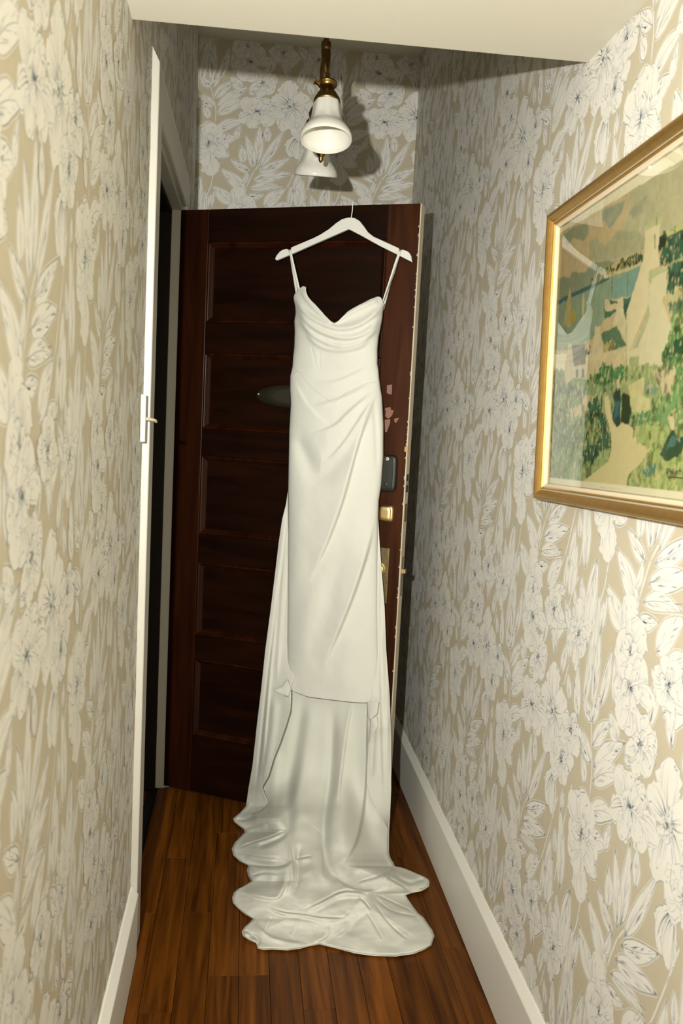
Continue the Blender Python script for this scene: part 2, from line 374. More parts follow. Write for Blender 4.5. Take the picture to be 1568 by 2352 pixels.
    def stem(s, P, rg):
        P = np.array(P, float); t = np.linspace(0, len(P)-1, 14); Q = np.c_[np.interp(t, range(len(P)), P[:, 0]), np.interp(t, range(len(P)), P[:, 1])]
        z = s.level(Q, 7); s.strip(Q, 8, 0, z); nn = np.array([3.2, .5]); s.strip(Q+nn, 1.6, 2, z+1)
        for i in (3, 9): s.strip([Q[i], Q[i+1]], [3, 1], 1, z+1)
def make_tile():
    T = Tile(); rg = np.random.default_rng(5)
    for P in ([(740, 720), (690, 850), (640, 970), (560, 1075)], [(715, 340), (775, 180), (805, 40)], [(130, 900), (115, 980), (60, 1110)], [(330, 1070), (365, 960), (400, 880), (440, 830)],
              [(130, 640), (135, 480), (95, 320)], [(690, 1230), (715, 1110), (770, 1040)], [(855, 640), (800, 820), (770, 1000)]): T.stem(P, rg)
    big = [(30, 300, 40, 60, 44), (95, 290, 110, 40, 46), (150, 270, 205, 80, 44), (800, 250, 835, 50, 44), (750, 250, 715, 90, 40), (560, 205, 705, 140, 62), (545, 190, 640, 80, 50), (40, 900, 15, 1190, 66), (75, 1000, 70, 1250, 46),
           (820, 1010, 770, 740, 58), (845, 1190, 790, 1030, 52), (740, 1230, 660, 1120, 46), (800, 1240, 745, 1075, 46), (255, 240, 245, 60, 40), (470, 250, 500, 60, 44), (610, 260, 600, 110, 40)]
    fan = [(415, 830, 430, 575, 54), (445, 845, 600, 595, 46), (395, 850, 338, 635, 48), (375, 880, 242, 795, 40), (430, 880, 645, 785, 50), (400, 935, 655, 890, 56), (380, 990, 600, 985, 44), (345, 1010, 180, 860, 66), (365, 1040, 480, 1030, 38),
           (275, 1085, 130, 972, 66), (315, 1090, 335, 985, 42), (480, 1110, 612, 995, 70), (540, 1135, 672, 1092, 54)]
    up = [(100, 330, 15, 262, 42), (105, 330, 150, 236, 40), (120, 400, 248, 288, 50), (140, 460, 345, 325, 62), (120, 455, 10, 372, 50), (145, 505, 345, 418, 64), (140, 605, 325, 552, 58), (130, 580, 15, 590, 44), (300, 335, 225, 265, 54), (345, 360, 420, 350, 50),
          (150, 690, 285, 655, 56), (150, 735, 235, 778, 66)]
    for x0, y0, x1, y1, w_ in big+fan+up: T.shape((x0, y0), (x1, y1), w_, 'leaf', rg, 17)
    for x0, y0, x1, y1, w_ in [(630, 445, 610, 285, 135), (630, 445, 755, 400, 125), (640, 450, 700, 575, 115), (620, 450, 585, 610, 125), (620, 440, 505, 400, 105), (700, 640, 640, 775, 120), (100, 770, 125, 905, 120), (700, 650, 690, 800, 80)]:
        T.shape((x0, y0), (x1, y1), w_, 'petal', rg, 5)
    T.flower(420, 490, 118, 7, rg); T.flower(90, 700, 112, 8, rg); T.flower(740, 590, 96, 6, rg); T.flower(435, 305, 88, 6, rg, False)
    T.flower(320, 1150, 116, 7, rg); T.flower(345, 165, 108, 7, rg); T.flower(815, 470, 84, 6, rg); T.flower(625, 455, 44, 5, rg, False); T.flower(560, 1175, 80, 6, rg, False); T.flower(810, 150, 84, 6, rg)
    added = 0
    for q in range(1500):                # small leaves in the wider gaps
        p = np.array([rg.uniform(0, 870), rg.uniform(60, 1130)]); d = 1e9
        for (Q, rr, l) in T.occ:
            for dx in (-870, 0, 870):
                for dy in (-1071, 0, 1071): d = min(d, (np.hypot(p[0]-Q[:, 0]-dx, p[1]-Q[:, 1]-dy-.075*dx)-rr).min())
        if d > 20 and added < 14:
            a = rg.uniform(-.5, .5)-math.pi/2; L = d*rg.uniform(1.7, 2.5); v_ = np.array([math.cos(a), math.sin(a)])*L
            T.shape(tuple(p-v_), tuple(p+v_), d*1.45, 'leaf', rg, 9); added += 1
    return np.array(T.v), np.array(T.t), np.array(T.m)
TV, TT, TM = make_tile()
def clip_poly(P, ax, val, keep_less):
    out = []
    for i in range(len(P)):
        a, b = P[i], P[(i+1) % len(P)]
        ia = (a[ax] <= val) if keep_less else (a[ax] >= val); ib = (b[ax] <= val) if keep_less else (b[ax] >= val)
        if ia: out.append(a)
        if ia != ib:
            t = (val-a[ax])/(b[ax]-a[ax]); out.append(a+(b-a)*t)
    return out
def paper(wall, rects, to3d, s_org, z_org, label):
    """print over rectangles (s0,s1,z0,z1) of a wall; to3d maps (s,z,layer) to a point"""
    base = TV.copy(); x = base[:, 0]*TS; y = -(base[:, 1]-.075*base[:, 0])*TS; base = np.c_[x, y, (base[:, 2]+3)*6e-6]
    AV, AT, AM = [], [], []; n = 0
    smin = min(r[0] for r in rects); smax = max(r[1] for r in rects); zmin = min(r[2] for r in rects); zmax = max(r[3] for r in rects)
    ext = (base[:, 0].min(), base[:, 0].max(), base[:, 1].min(), base[:, 1].max())
    for i in range(math.floor((smin-s_org-ext[1])/TW), math.ceil((smax-s_org-ext[0])/TW)+1):
        for j in range(math.floor((zmin-z_org-ext[3])/TH), math.ceil((zmax-z_org-ext[2])/TH)+1):
            V = base+[s_org+i*TW, z_org+j*TH, 0]
            for (s0, s1, z0, z1) in rects:
                if V[:, 0].max() < s0 or V[:, 0].min() > s1 or V[:, 1].max() < z0 or V[:, 1].min() > z1: continue
                tri = V[TT]; mn = tri.min(1); mx_ = tri.max(1)
                inside = (mn[:, 0] >= s0) & (mx_[:, 0] <= s1) & (mn[:, 1] >= z0) & (mx_[:, 1] <= z1)
                outm = (mx_[:, 0] < s0) | (mn[:, 0] > s1) | (mx_[:, 1] < z0) | (mn[:, 1] > z1)
                if inside.any():
                    used, inv = np.unique(TT[inside], return_inverse=True); AV.append(V[used]); AT.append(inv.reshape(-1, 3)+n); AM.append(TM[inside]); n += len(used)
                for q in np.nonzero(~inside & ~outm)[0]:
                    P = [p for p in tri[q]]
                    for a in ((0, s0, False), (0, s1, True), (1, z0, False), (1, z1, True)):
                        P = clip_poly(P, *a)
                        if len(P) < 3: break
                    if len(P) < 3: continue
                    AV.append(np.array(P)); AT.append(np.array([(n, n+k, n+k+1) for k in range(1, len(P)-1)])); AM.append(np.full(len(P)-2, TM[q])); n += len(P)
    V = np.concatenate(AV); T = np.concatenate(AT); Mi = np.concatenate(AM)
    P = to3d(V[:, 0], V[:, 1], V[:, 2])
    me = bpy.data.meshes.new('floral_print'); me.vertices.add(len(P)); me.vertices.foreach_set('co', P.astype(np.float32).ravel())
    me.loops.add(len(T)*3); me.loops.foreach_set('vertex_index', T.astype(np.int32).ravel())
    me.polygons.add(len(T)); me.polygons.foreach_set('loop_start', np.arange(0, len(T)*3, 3, dtype=np.int32)); me.polygons.foreach_set('loop_total', np.full(len(T), 3, np.int32))
    for m_ in (PRINT, INK, INKL): me.materials.append(m_)
    me.polygons.foreach_set('material_index', Mi.astype(np.int32)); me.update(calc_edges=True); me.validate()
    o = link(bpy.data.objects.new('floral_print', me), wall); tag(o, label, kind='stuff')
    return o
pb = on(455, 80, (0, YB, 0), (0, 1, 0)); sb, zb = float(pb[0]), float(pb[2])
paper(wb, [(XL, XR, 0, ZC)], lambda s, z, l: np.c_[s, YB-l, z], sb, zb, 'white and blue-grey flower print')
paper(wr, [(-YB, -.15, .17, ZC)], lambda s, z, l: np.c_[XR-l, -s, z], -1.62, zb+.12, 'white and blue-grey flower print')
paper(wl, [(-.1, OP0-CW+.004, .17, ZC), (OP1+CW-.004, YB, 1.6, ZC), (OP0-CW+.004, OP1+CW-.004, ZT-.01, ZC)], lambda s, z, l: np.c_[XL+l, s, z], .30, zb-.2, 'white and blue-grey flower print')

# ---------------------------------------------------------------- the open door
dd = np.array([EX-HX, EY-HY, 0.0]); DWID = float(np.linalg.norm(dd)); du = dd/DWID; dn = np.array([du[1], -du[0], 0.0])  # dn towards the camera
if dn[1] > 0: dn = -dn
D0 = np.array([HX, HY, 0.0]); DT = .040
def df(s, h, z): return tuple(D0+du*s+dn*h+np.array([0, 0, z]))     # along, out of the face, up
def dpx(px, py, h=0.0):
    p = on(px, py, D0+dn*h, dn)-D0; return float(p@du), float(p[2])
door = empty('door_1', tuple(D0)); tag(door, 'dark mahogany five-panel door standing open across the hallway', kind='structure')
sl = dpx(475, 640)[0]; sr = dpx(886, 600)[0]
pz = [(dpx(475, 741)[1], dpx(478, 556)[1]), (dpx(467, 985)[1], dpx(472, 810)[1]), (dpx(459, 1226)[1], dpx(464, 1046)[1]), (dpx(449, 1458)[1], dpx(456, 1290)[1]), (dpx(440, 1688)[1], dpx(446, 1512)[1])]
boxes('hinge_stile', [(0, sl, -DT, 0, .012, DZ)], STILEW, door, .002, df)
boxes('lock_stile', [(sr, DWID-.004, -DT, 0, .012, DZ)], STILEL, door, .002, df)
rails = [(.012, pz[4][0])]+[(pz[i+1][1], pz[i][0]) for i in (3, 2, 1, 0)]+[(pz[0][1], DZ)]
for a, b in rails: boxes('rail', [(sl, sr, -DT, -.0004, a, b)], DOORW, door, .002, df)
MOLD = DOORW
for a, b in pz:
    boxes('panel', [(sl, sr, -.026, -.014, a, b)], DOORW, door, 0, df)
    mw = .019
    for kind, (A, B, C_, D_) in dict(
            l=((sl, a), (sl, b), (sl+mw, b-mw), (sl+mw, a+mw)), r=((sr, b), (sr, a), (sr-mw, a+mw), (sr-mw, b-mw)),
            t=((sl, b), (sr, b), (sr-mw, b-mw), (sl+mw, b-mw)), b=((sr, a), (sl, a), (sl+mw, a+mw), (sr-mw, a+mw))).items():
        rows = [(0, -.002), (.15, .0015), (.35, .0005), (.5, -.005), (.75, -.008), (.9, -.0125), (1, -.014)]
        v = []
        for t, h in rows:
            for P, Q in ((A, D_), (B, C_)): v.append(df(P[0]+(Q[0]-P[0])*t, h, P[1]+(Q[1]-P[1])*t))
        f = [(2*i, 2*i+1, 2*i+3, 2*i+2) for i in range(len(rows)-1)]
        mesh('panel_moulding', v, f, STILEW, door, True)
boxes('painted_edge', [(DWID-.004, DWID, -DT, -.0015, .012, DZ)], EDGEP, door, .0008, df)
def ell(name, cx, cz, a, b, h0, h1, m_, parent, p=2.0, n=40, bev=.0):
    v, f = [], []
    for (sc_, h) in ((1, h0), (1, h1-bev), (1-bev/max(a, b)*1.3, h1), (.5, h1+bev*.25)):
        for k in range(n):
            t = 2*math.pi*k/n; c, s = math.cos(t), math.sin(t)
            v.append(df(cx+a*sc_*math.copysign(abs(c)**(2/p), c), h, cz+b*sc_*math.copysign(abs(s)**(2/p), s)))
    for i in range(3):
        for k in range(n): f.append((i*n+k, i*n+(k+1) % n, (i+1)*n+(k+1) % n, (i+1)*n+k))
    f.append(tuple(range(3*n, 4*n))); f.append(tuple(range(n-1, -1, -1)))
    o = fixn(mesh(name, v, f, m_, parent)); o.data.polygons.foreach_set('use_smooth', [len(q.vertices) == 4 for q in o.data.polygons]); return o
# oval plate on the second panel
ox, oz = dpx(590, 905); ow = .135
ov = ell('oval_plate', ox+ow*.93, oz-.003, ow, .038, -.014, -.0105, OVAL, door, bev=.002)
ell('screw', ox, oz, .0045, .0045, -.0115, -.0085, BRASSP, ov, n=12, bev=.001)
# black electronic lock
l1, zt = dpx(915, 1046); _, zb_ = dpx(911, 1130); l0 = l1-.082; cx, cz = (l0+l1)/2, (zt+zb_)/2; hz = (zt-zb_)/2
lk = ell('lock_housing', cx, cz, (l1-l0)/2, hz, 0, .020, BLACK, door, 7, 56, .004); lk['label'] = 'black electronic lock body'
ell('lock_cover', cx-.002, cz+.001, (l1-l0)/2-.007, hz-.007, .019, .0235, LOCKG, lk, 7, 56, .002)
lx, lz = dpx(889.5, 1054, .024); ell('lock_emblem', lx, lz, .0055, .0055, .023, .0244, LOGO, lk, n=24, bev=.0004)
boxes('emblem_mark', [(lx-.0032, lx+.0032, .0244, .0248, lz+.0002, lz+.0012), (lx-.0026, lx+.0026, .0244, .0248, lz-.0014, lz-.0006)], BLACK, lk, 0, df)
lx, lz = dpx(885, 1113, .024); ell('lock_button', lx, lz, .006, .006, .023, .0246, BLACK, lk, n=24, bev=.0004)
# brass thumb turn
a, b = dpx(905, 1178), dpx(870, 1178); tz = dpx(888, 1159)[1]; bz = dpx(886, 1199)[1]
tt = ell('thumb_turn_plate', (a[0]+b[0])/2, (tz+bz)/2, (a[0]-b[0])/2, (tz-bz)/2, 0, .010, BRASSP, door, 4.2, 48, .004)
ell('thumb_turn_face', (a[0]+b[0])/2-.003, (tz+bz)/2, (a[0]-b[0])/2-.005, (tz-bz)/2-.004, .010, .014, BRASSP, tt, 4.5, 48, .002)
# old escutcheon and knob
p1, z1 = dpx(895, 1259); _, z0 = dpx(886, 1386); 
es = boxes('escutcheon', [(p1-.052, p1, 0, .004, z0, z1)], BRASSD, door, .0015, df)
kx, kz = dpx(867, 1306); kn_m = Matrix.Translation(Vector(df(kx+.004, .004, kz))) @ Matrix(((du[0], 0, dn[0], 0), (du[1], 0, dn[1], 0), (0, 1, 0, 0), (0, 0, 0, 1)))
lathe([(.0230, 0), (.0230, .003), (.0205, .0045), (.0195, .0035), (.014, .005), (.0105, .009), (.0135, .013), (.0175, .0165), (.0165, .020), (.009, .0225), (.0001, .023)], 32, 0, 8, kn_m, BRASSP, 'door_knob', door)
# plates let into the painted edge
def edge(name, pa, pb, wd, m_, proud=.0008, bev=.0003):
    za = dpx(pa[0]-8, pa[1])[1]; zb2 = dpx(pb[0]-8, pb[1])[1]
    return boxes(name, [(DWID-.001, DWID+proud, -DT/2-wd/2-.001, -DT/2+wd/2-.001, zb2, za)], m_, door, bev, df)
edge('deadbolt_plate', (934, 1090), (931, 1131), .022, BLACK)
edge('deadbolt', (933, 1105), (932, 1115), .012, STEEL, .002)
edge('latch_plate', (931, 1158), (929, 1199), .024, BRASSD)
edge('mortise_plate', (925, 1280), (917, 1371), .020, STEEL)
edge('latch_bolt', (923, 1308), (922, 1318), .016, BRASSP, .012, .001)
# scuffs and chips on the lock stile
def patch(name, pts, m_, h=.0003):
    q = [dpx(x, y) for x, y in pts]; return mesh(name, [df(s, h, z) for s, z in q], [tuple(range(len(q)))], m_, door)
def c5(*p): return [(x/3.92+820, y/3.92+850) for x, y in p]
patch('scuff', c5((270, 136), (314, 130), (312, 215), (300, 221), (266, 206), (268, 150)), SCUFF)
patch('scuff', c5((248, 350), (262, 340), (300, 332), (306, 360), (328, 362), (318, 400), (296, 430), (270, 436), (252, 410), (258, 372)), SCUFF)
patch('scuff', c5((248, 448), (298, 442), (296, 482), (280, 520), (266, 560), (250, 556)), SCUFF)
patch('scuff', c5((336, 436), (378, 430), (366, 450), (350, 478), (334, 462)), SCUFF)
patch('chip', c5((428, 690), (452, 680), (450, 740), (424, 732)), CHIP, .0005)
random.seed(3)
for i in range(46):
    z_ = random.uniform(.3, 2.0); l_ = random.uniform(.002, .012); w_ = random.uniform(.001, .003)
    mesh('paint_chip', [df(DWID-.004, .0004, z_), df(DWID-.004-w_, .0004, z_+l_*.3), df(DWID-.004-w_*.6, .0004, z_+l_*.8), df(DWID-.004, .0004, z_+l_)], [(0, 1, 2, 3)], EDGEP, door)

# ---------------------------------------------------------------- the wedding dress
NP = np.array([.44, 1.0, 0.0]); NP /= np.linalg.norm(NP); P0 = np.array([.29, 2.922, 0.0])
def tpl(v, depth): return ((P0-CAM)@NP-depth)/(v@NP)
def ip(tab, y): 
    tab = np.array(tab, float); return np.interp(y, tab[:, 0], tab[:, 1])
def fold(X, Y, pts, h, w_, kind='ridge', end=.25):
    P = np.array(pts, float)
    for _ in range(2 if len(P) > 2 else 0):       # round the corners of the crease
        q = np.empty((2*len(P), 2)); q[0] = P[0]; q[-1] = P[-1]; q[1:-1:2] = .75*P[:-1]+.25*P[1:]; q[2:-1:2] = .25*P[:-1]+.75*P[1:]; P = q
    best = np.full(X.shape, 1e9); sgn = np.zeros(X.shape); par = np.zeros(X.shape)
    seg = np.linalg.norm(np.diff(P, axis=0), axis=1); cum = np.r_[0, np.cumsum(seg)]
    for i in range(len(P)-1):
        d = P[i+1]-P[i]; L = seg[i]; rx, ry = X-P[i, 0], Y-P[i, 1]
        t = np.clip((rx*d[0]+ry*d[1])/(L*L), 0, 1); ex, ey = rx-t*d[0], ry-t*d[1]; dist = np.hypot(ex, ey)
        cr = (d[0]*ry-d[1]*rx)/L; m_ = dist < best
        best = np.where(m_, dist, best); sgn = np.where(m_, np.where(np.abs(cr) > 1e-6, np.sign(cr), sgn), sgn); par = np.where(m_, (cum[i]+t*L)/cum[-1], par)
    tp = np.clip(np.minimum(par, 1-par)/end, 0, 1); tp = tp*tp*(3-2*tp); tp = .02+.98*tp
    if kind == 'ridge': return h*tp*np.exp(-(best/w_)**2)
    s = best*sgn                       # step: high on the s>0 side, dropping sharply across the line
    up_ = 1/(1+np.exp(-np.clip(s/1.6, -30, 30)))
    return h*tp*up_*np.exp(-np.maximum(s, 0)/w_)
def grid(name, X, Y, Tm, parent, thick=.0016, mat_=None):
    v = ray(X, Y); P = CAM+Tm[..., None]*v; R, C_ = X.shape
    idx = np.arange(R*C_).reshape(R, C_); f = np.stack([idx[:-1, :-1], idx[1:, :-1], idx[1:, 1:], idx[:-1, 1:]], -1).reshape(-1, 4)
    o = mesh(name, P.reshape(-1, 3), f, mat_ or FABRIC, parent, True)
    if thick:
        m_ = o.modifiers.new('cloth', 'SOLIDIFY'); m_.thickness = thick; m_.offset = 0
    return o
fl = on(720, 1960, (0, 0, 0), (0, 0, 1))
dress = empty('wedding_dress', (float(fl[0]), float(fl[1]), 0)); tag(dress, 'long ivory crepe wedding dress with cowl neck and train, hanging on the dark door', 'dress')
XLs = [(656, 684), (668, 676), (680, 672), (704, 677), (719, 678), (737, 675), (761, 676), (796, 675), (823, 672), (842, 671), (863, 666), (895, 665.6), (928, 667), (990, 663.5), (1068, 662), (1127, 661), (1157, 657), (1193, 648), (1246, 640), (1321, 631), (1395, 622), (1493, 609), (1583, 599.5), (1666, 589.5), (1759, 579.6), (1808, 571), (1851, 564.7), (1866, 560)]
XRs = [(656, 884), (690, 884), (697, 884), (708, 880), (735, 877), (756, 873), (775, 869), (802, 866.5), (836, 866.5), (850, 869), (869, 870.5), (895, 874), (913, 877), (978, 880.4), (1047, 880), (1112, 875.4), (1151, 869.4), (1187, 868), (1240, 871), (1320, 877), (1395, 883), (1493, 886.7), (1533, 889.7), (1599, 894.7), (1699, 898), (1815, 898), (1881, 895), (1914, 893)]
XLf = [p for p in XLs if p[0] <= 1127]+[(1180, 661.5), (1300, 661), (1493, 659.7), (1579, 657), (1620, 657)]
XRf = [p for p in XRs if p[0] <= 1151]+[(1187, 868), (1300, 867), (1400, 866.5), (1500, 868), (1620, 869.5)]
NECK = [(0, 690), (.02, 672), (.06, 657), (.10, 659), (.14, 672), (.19, 690), (.25, 704), (.33, 722), (.42, 738), (.46, 742), (.50, 738), (.60, 715), (.72, 700), (.84, 687), (.92, 681), (.955, 683), (.975, 694), (1, 700)]
HEM = [(0, 1578), (.10, 1590), (.23, 1600), (.37, 1604), (.52, 1608), (.73, 1613), (1, 1615)]
nr, nc = 520, 120
u = np.linspace(0, 1, nc)[None, :]; vv = np.linspace(0, 1, nr)[:, None]
Tn = ip(NECK, u); Hm = ip(HEM, u); Y = Tn+(Hm-Tn)*vv
xl, xr = ip(XLf, Y), ip(XRf, Y); X = xl+(xr-xl)*u
ellp = np.sqrt(np.clip(1-(2*u-1)**2, 0, 1))**.75
bul = ip([(650, .045), (700, .066), (760, .072), (850, .052), (950, .062), (1100, .060), (1300, .052), (1500, .045), (1620, .042)], Y)
D = bul*ellp
# cowl folds of the neckline, then the swags and diagonal pleats of the skirt
for pts, h, w_ in [
        ([(676, 680), (688, 706), (712, 730), (745, 746), (774, 755), (814, 751), (849, 732), (872, 710), (883, 697)], .011, 9),
        ([(680, 706), (702, 740), (739, 764), (787, 778), (828, 772), (859, 750), (875, 722)], .010, 8),
        ([(684, 726), (707, 762), (739, 784), (782, 797), (825, 789), (859, 762), (872, 740)], .008, 7),
        ([(700, 765), (734, 797), (777, 806), (822, 799), (850, 780)], .005, 6),
        ([(690, 664), (706, 690), (735, 722), (766, 744)], .006, 6), ([(766, 744), (800, 720), (838, 700), (872, 686)], .007, 7)]:
    D = D+fold(X, Y, pts, h*.8, w_, 'ridge', .12)+fold(X, Y, [(x, y+3) for x, y in pts[::-1]], h*.75, w_*1.6, 'step', .12)
for pts, h, w_ in [
        ([(868, 892), (834, 984.5), (813, 1053), (789, 1148), (753, 1246), (703, 1356)], .016, 40),
        ([(672, 955), (690, 1020), (727, 1105), (768, 1068), (813, 1008), (850, 935)], -.010, 24),
        ([(703, 934), (750, 925), (792, 910), (860, 876)], .006, 16), ([(715, 877), (768, 879), (813, 858), (866, 830)], .005, 12),
        ([(706, 999), (768, 980), (800, 945), (868, 888)], .008, 20), ([(730, 1075), (780, 1030), (820, 970), (868, 896)], .009, 22),
        ([(676, 866), (691, 907), (727, 955), (760, 975)], .004, 22), ([(862, 1190), (846, 1261), (828, 1320), (807, 1380), (770, 1470), (740, 1540)], .016, 34)]:
    D = D+fold(X, Y, pts, h*1.45, w_, 'ridge' if h < 0 else 'step', .3)
for pts, h, w_ in [([(786, 1246), (774, 1320), (750, 1410), (720, 1500)], -.007, 20), ([(690, 1100), (684, 1250), (682, 1400)], .004, 22), ([(741, 1300), (700, 1420), (690, 1560)], .007, 24), ([(820, 1440), (800, 1520), (790, 1612)], .006, 26), ([(682, 993), (700, 1044), (721, 1086)], -.005, 14), ([(857, 900), (864, 1000), (866, 1100)], -.004, 6)]:
    D = D+fold(X, Y, pts, h, w_, 'ridge', .3)
for pts in ([(672, 848), (705, 851), (745, 853), (790, 843)], [(714, 790), (721, 820), (727, 851)], [(733, 800), (735, 850)], [(672, 863), (690, 862)]):
    D = D-fold(X, Y, pts, .0011, 2.0, 'ridge', .2)
D = D+(vnoise(X/34, Y/50, 3)-.5)*.005*ellp
# back of the tube, flat against the door
ub = np.linspace(0, 1, 40)[None, :]; Tb = ip([(0, 690), (.15, 735), (.5, 762), (.85, 742), (1, 700)], ub); Yb = Tb+(1560-Tb)*vv
Xb = ip(XLf, Yb)+(ip(XRf, Yb)-ip(XLf, Yb))*ub
Db = -.012*np.sqrt(np.clip(1-(2*ub-1)**2, 0, 1))+0*Yb
cut = int(nr*.21)                      # waist seam row: bodice above, skirt below
vr = ray(X, Y); TF = tpl(vr, D)
grid('bodice', X[:cut+1], Y[:cut+1], TF[:cut+1], dress)
grid('skirt_front', X[cut:], Y[cut:], TF[cut:], dress)
grid('bodice_back', Xb, Yb, tpl(ray(Xb, Yb), Db), dress)
# side panels falling to the cascades of the hem
def side(name, ytab, xin, xout, folds, dep, n=46, m_=420):
    Yv = np.linspace(ytab[0], ytab[1], m_)[:, None]; a, b = ip(xin, Yv), ip(xout, Yv); q = np.linspace(0, 1, n)[None, :]
    Xv = a+(b-a)*q; Yv = Yv+0*Xv; Dv = dep(Xv, Yv, q)
    for pts, h, w_, k_ in folds: Dv = Dv+fold(Xv, Yv, pts, h, w_, k_, .2)
    Dv = Dv+(vnoise(Xv/22, Yv/70, 8)-.5)*.004
    return grid(name, Xv, Yv, tpl(ray(Xv, Yv), Dv), dress)
cas = [(1120, 668), (1400, 676), (1560, 674), (1577, 668), (1600, 668), (1613, 667.5), (1633, 666), (1666, 656), (1705, 642.6), (1739, 629), (1782, 616), (1808, 601), (1820, 606), (1835, 612), (1843, 614), (1852, 607), (1860, 594), (1867, 578)]
side('skirt_side', (1122, 1866), XLs, cas,
     [([(660, 1150), (648, 1260), (636, 1400), (622, 1540), (610, 1700), (598, 1800)], .014, 9, 'step'), ([(664, 1180), (655, 1300), (645, 1450), (636, 1580)], .012, 8, 'step'), ([(650, 1240), (634, 1400), (614, 1560), (596, 1740), (585, 1840)], -.006, 4, 'ridge'),
      ([(630, 1590), (628, 1660), (616, 1740), (600, 1806)], .009, 10, 'ridge')],
     lambda x, y, q: .002+.046*q*np.clip((y-1480)/150, 0, 1)+.004*q)
rin = [(1145, 862), (1600, 856), (1614, 848), (1640, 846), (1655, 852), (1672, 863), (1690, 854), (1706, 847), (1760, 843), (1798, 842), (1830, 850), (1861, 865), (1901, 888), (1916, 891.5)]
side('skirt_side', (1147, 1915), rin, XRs,
     [([(868, 1200), (872, 1350), (870, 1500), (874, 1700), (880, 1860)], .010, 8, 'step'), ([(886, 1400), (888, 1600), (890, 1800)], .006, 6, 'ridge'), ([(858, 1640), (856, 1700), (852, 1790)], .010, 7, 'ridge')],
     lambda x, y, q: .004+.040*(1-q)*np.clip((y-1500)/150, 0, 1))
# turned-back hem: small folded corners either side of the front hem
def flap(pts, d0, d1, n=9):
    A = np.array(pts, float); Xq, Yq = [], []
    L = A[:len(A)//2]; R_ = A[len(A)//2:][::-1]
    q = np.linspace(0, 1, n)[None, :]; k = np.linspace(0, 1, 24)
    li = np.c_[np.interp(k, np.linspace(0, 1, len(L)), L[:, 0]), np.interp(k, np.linspace(0, 1, len(L)), L[:, 1])]; ri = np.c_[np.interp(k, np.linspace(0, 1, len(R_)), R_[:, 0]), np.interp(k, np.linspace(0, 1, len(R_)), R_[:, 1])]
    Xv = li[:, :1]+(ri[:, :1]-li[:, :1])*q; Yv = li[:, 1:]+(ri[:, 1:]-li[:, 1:])*q
    Dv = d0+(d1-d0)*q+.004*np.sin(q*np.pi)+.0*Yv
    grid('hem_fold', Xv, Yv, tpl(ray(Xv, Yv), Dv), dress, .0012)
flap([(660, 1560), (645, 1578), (628, 1585), (652, 1598), (662, 1600), (668, 1584)], .050, .048)
flap([(842, 1612), (843, 1630), (844, 1648), (851, 1652), (866, 1640), (870, 1612)], .046, .056)
flap([(848, 1650), (850, 1664), (846, 1706), (860, 1682), (868, 1668), (866, 1646)], .044, .050)
# train: the inside of the back skirt, falling to the floor and spreading towards the camera
XLt = [(1555, 615), (1700, 594), (1800, 582), (1850, 567), (1866, 552), (1880, 535), (1888, 538), (1896, 548), (1905, 560), (1912, 562), (1922, 552), (1935, 539), (1950, 532), (1965, 536), (1978, 550), (1988, 570), (2000, 567), (2012, 570), (2024, 577), (2034, 562), (2042, 546), (2050, 537), (2062, 533), (2074, 535), (2085, 545), (2100, 562), (2112, 581), (2122, 573), (2134, 561), (2145, 555), (2156, 557), (2168, 572), (2176, 588), (2190, 592)]
XRt = [(1555, 880), (1700, 890), (1800, 894), (1880, 893), (1915, 893), (1960, 893), (1973, 897), (1982, 903), (1990, 906), (1994, 925), (1998, 936), (2006, 955), (2014, 974), (2020, 983), (2026, 986), (2036, 985), (2043, 976), (2048, 965), (2050, 950), (2056, 932), (2065, 936), (2085, 950), (2098, 960), (2108, 972), (2125, 982), (2145, 992), (2165, 997), (2190, 990)]
BOT = [(590, 2178), (605, 2182), (625, 2181), (660, 2183), (690, 2179), (707, 2174), (733, 2169), (770, 2178), (815, 2190), (860, 2196), (910, 2197), (950, 2191), (975, 2181), (995, 2168)]
nr2, nc2 = 460, 300
Yn = np.linspace(1555, 2190, nr2)[:, None]; q = np.linspace(0, 1, nc2)[None, :]
a, b = ip(XLt, Yn), ip(XRt, Yn); X = a+(b-a)*q; Y = Yn+0*X
kk = np.clip((Y-2090)/100, 0, 1)**1.4; Y = Y+(ip(BOT, X)-2190)*kk
H = np.zeros(X.shape)
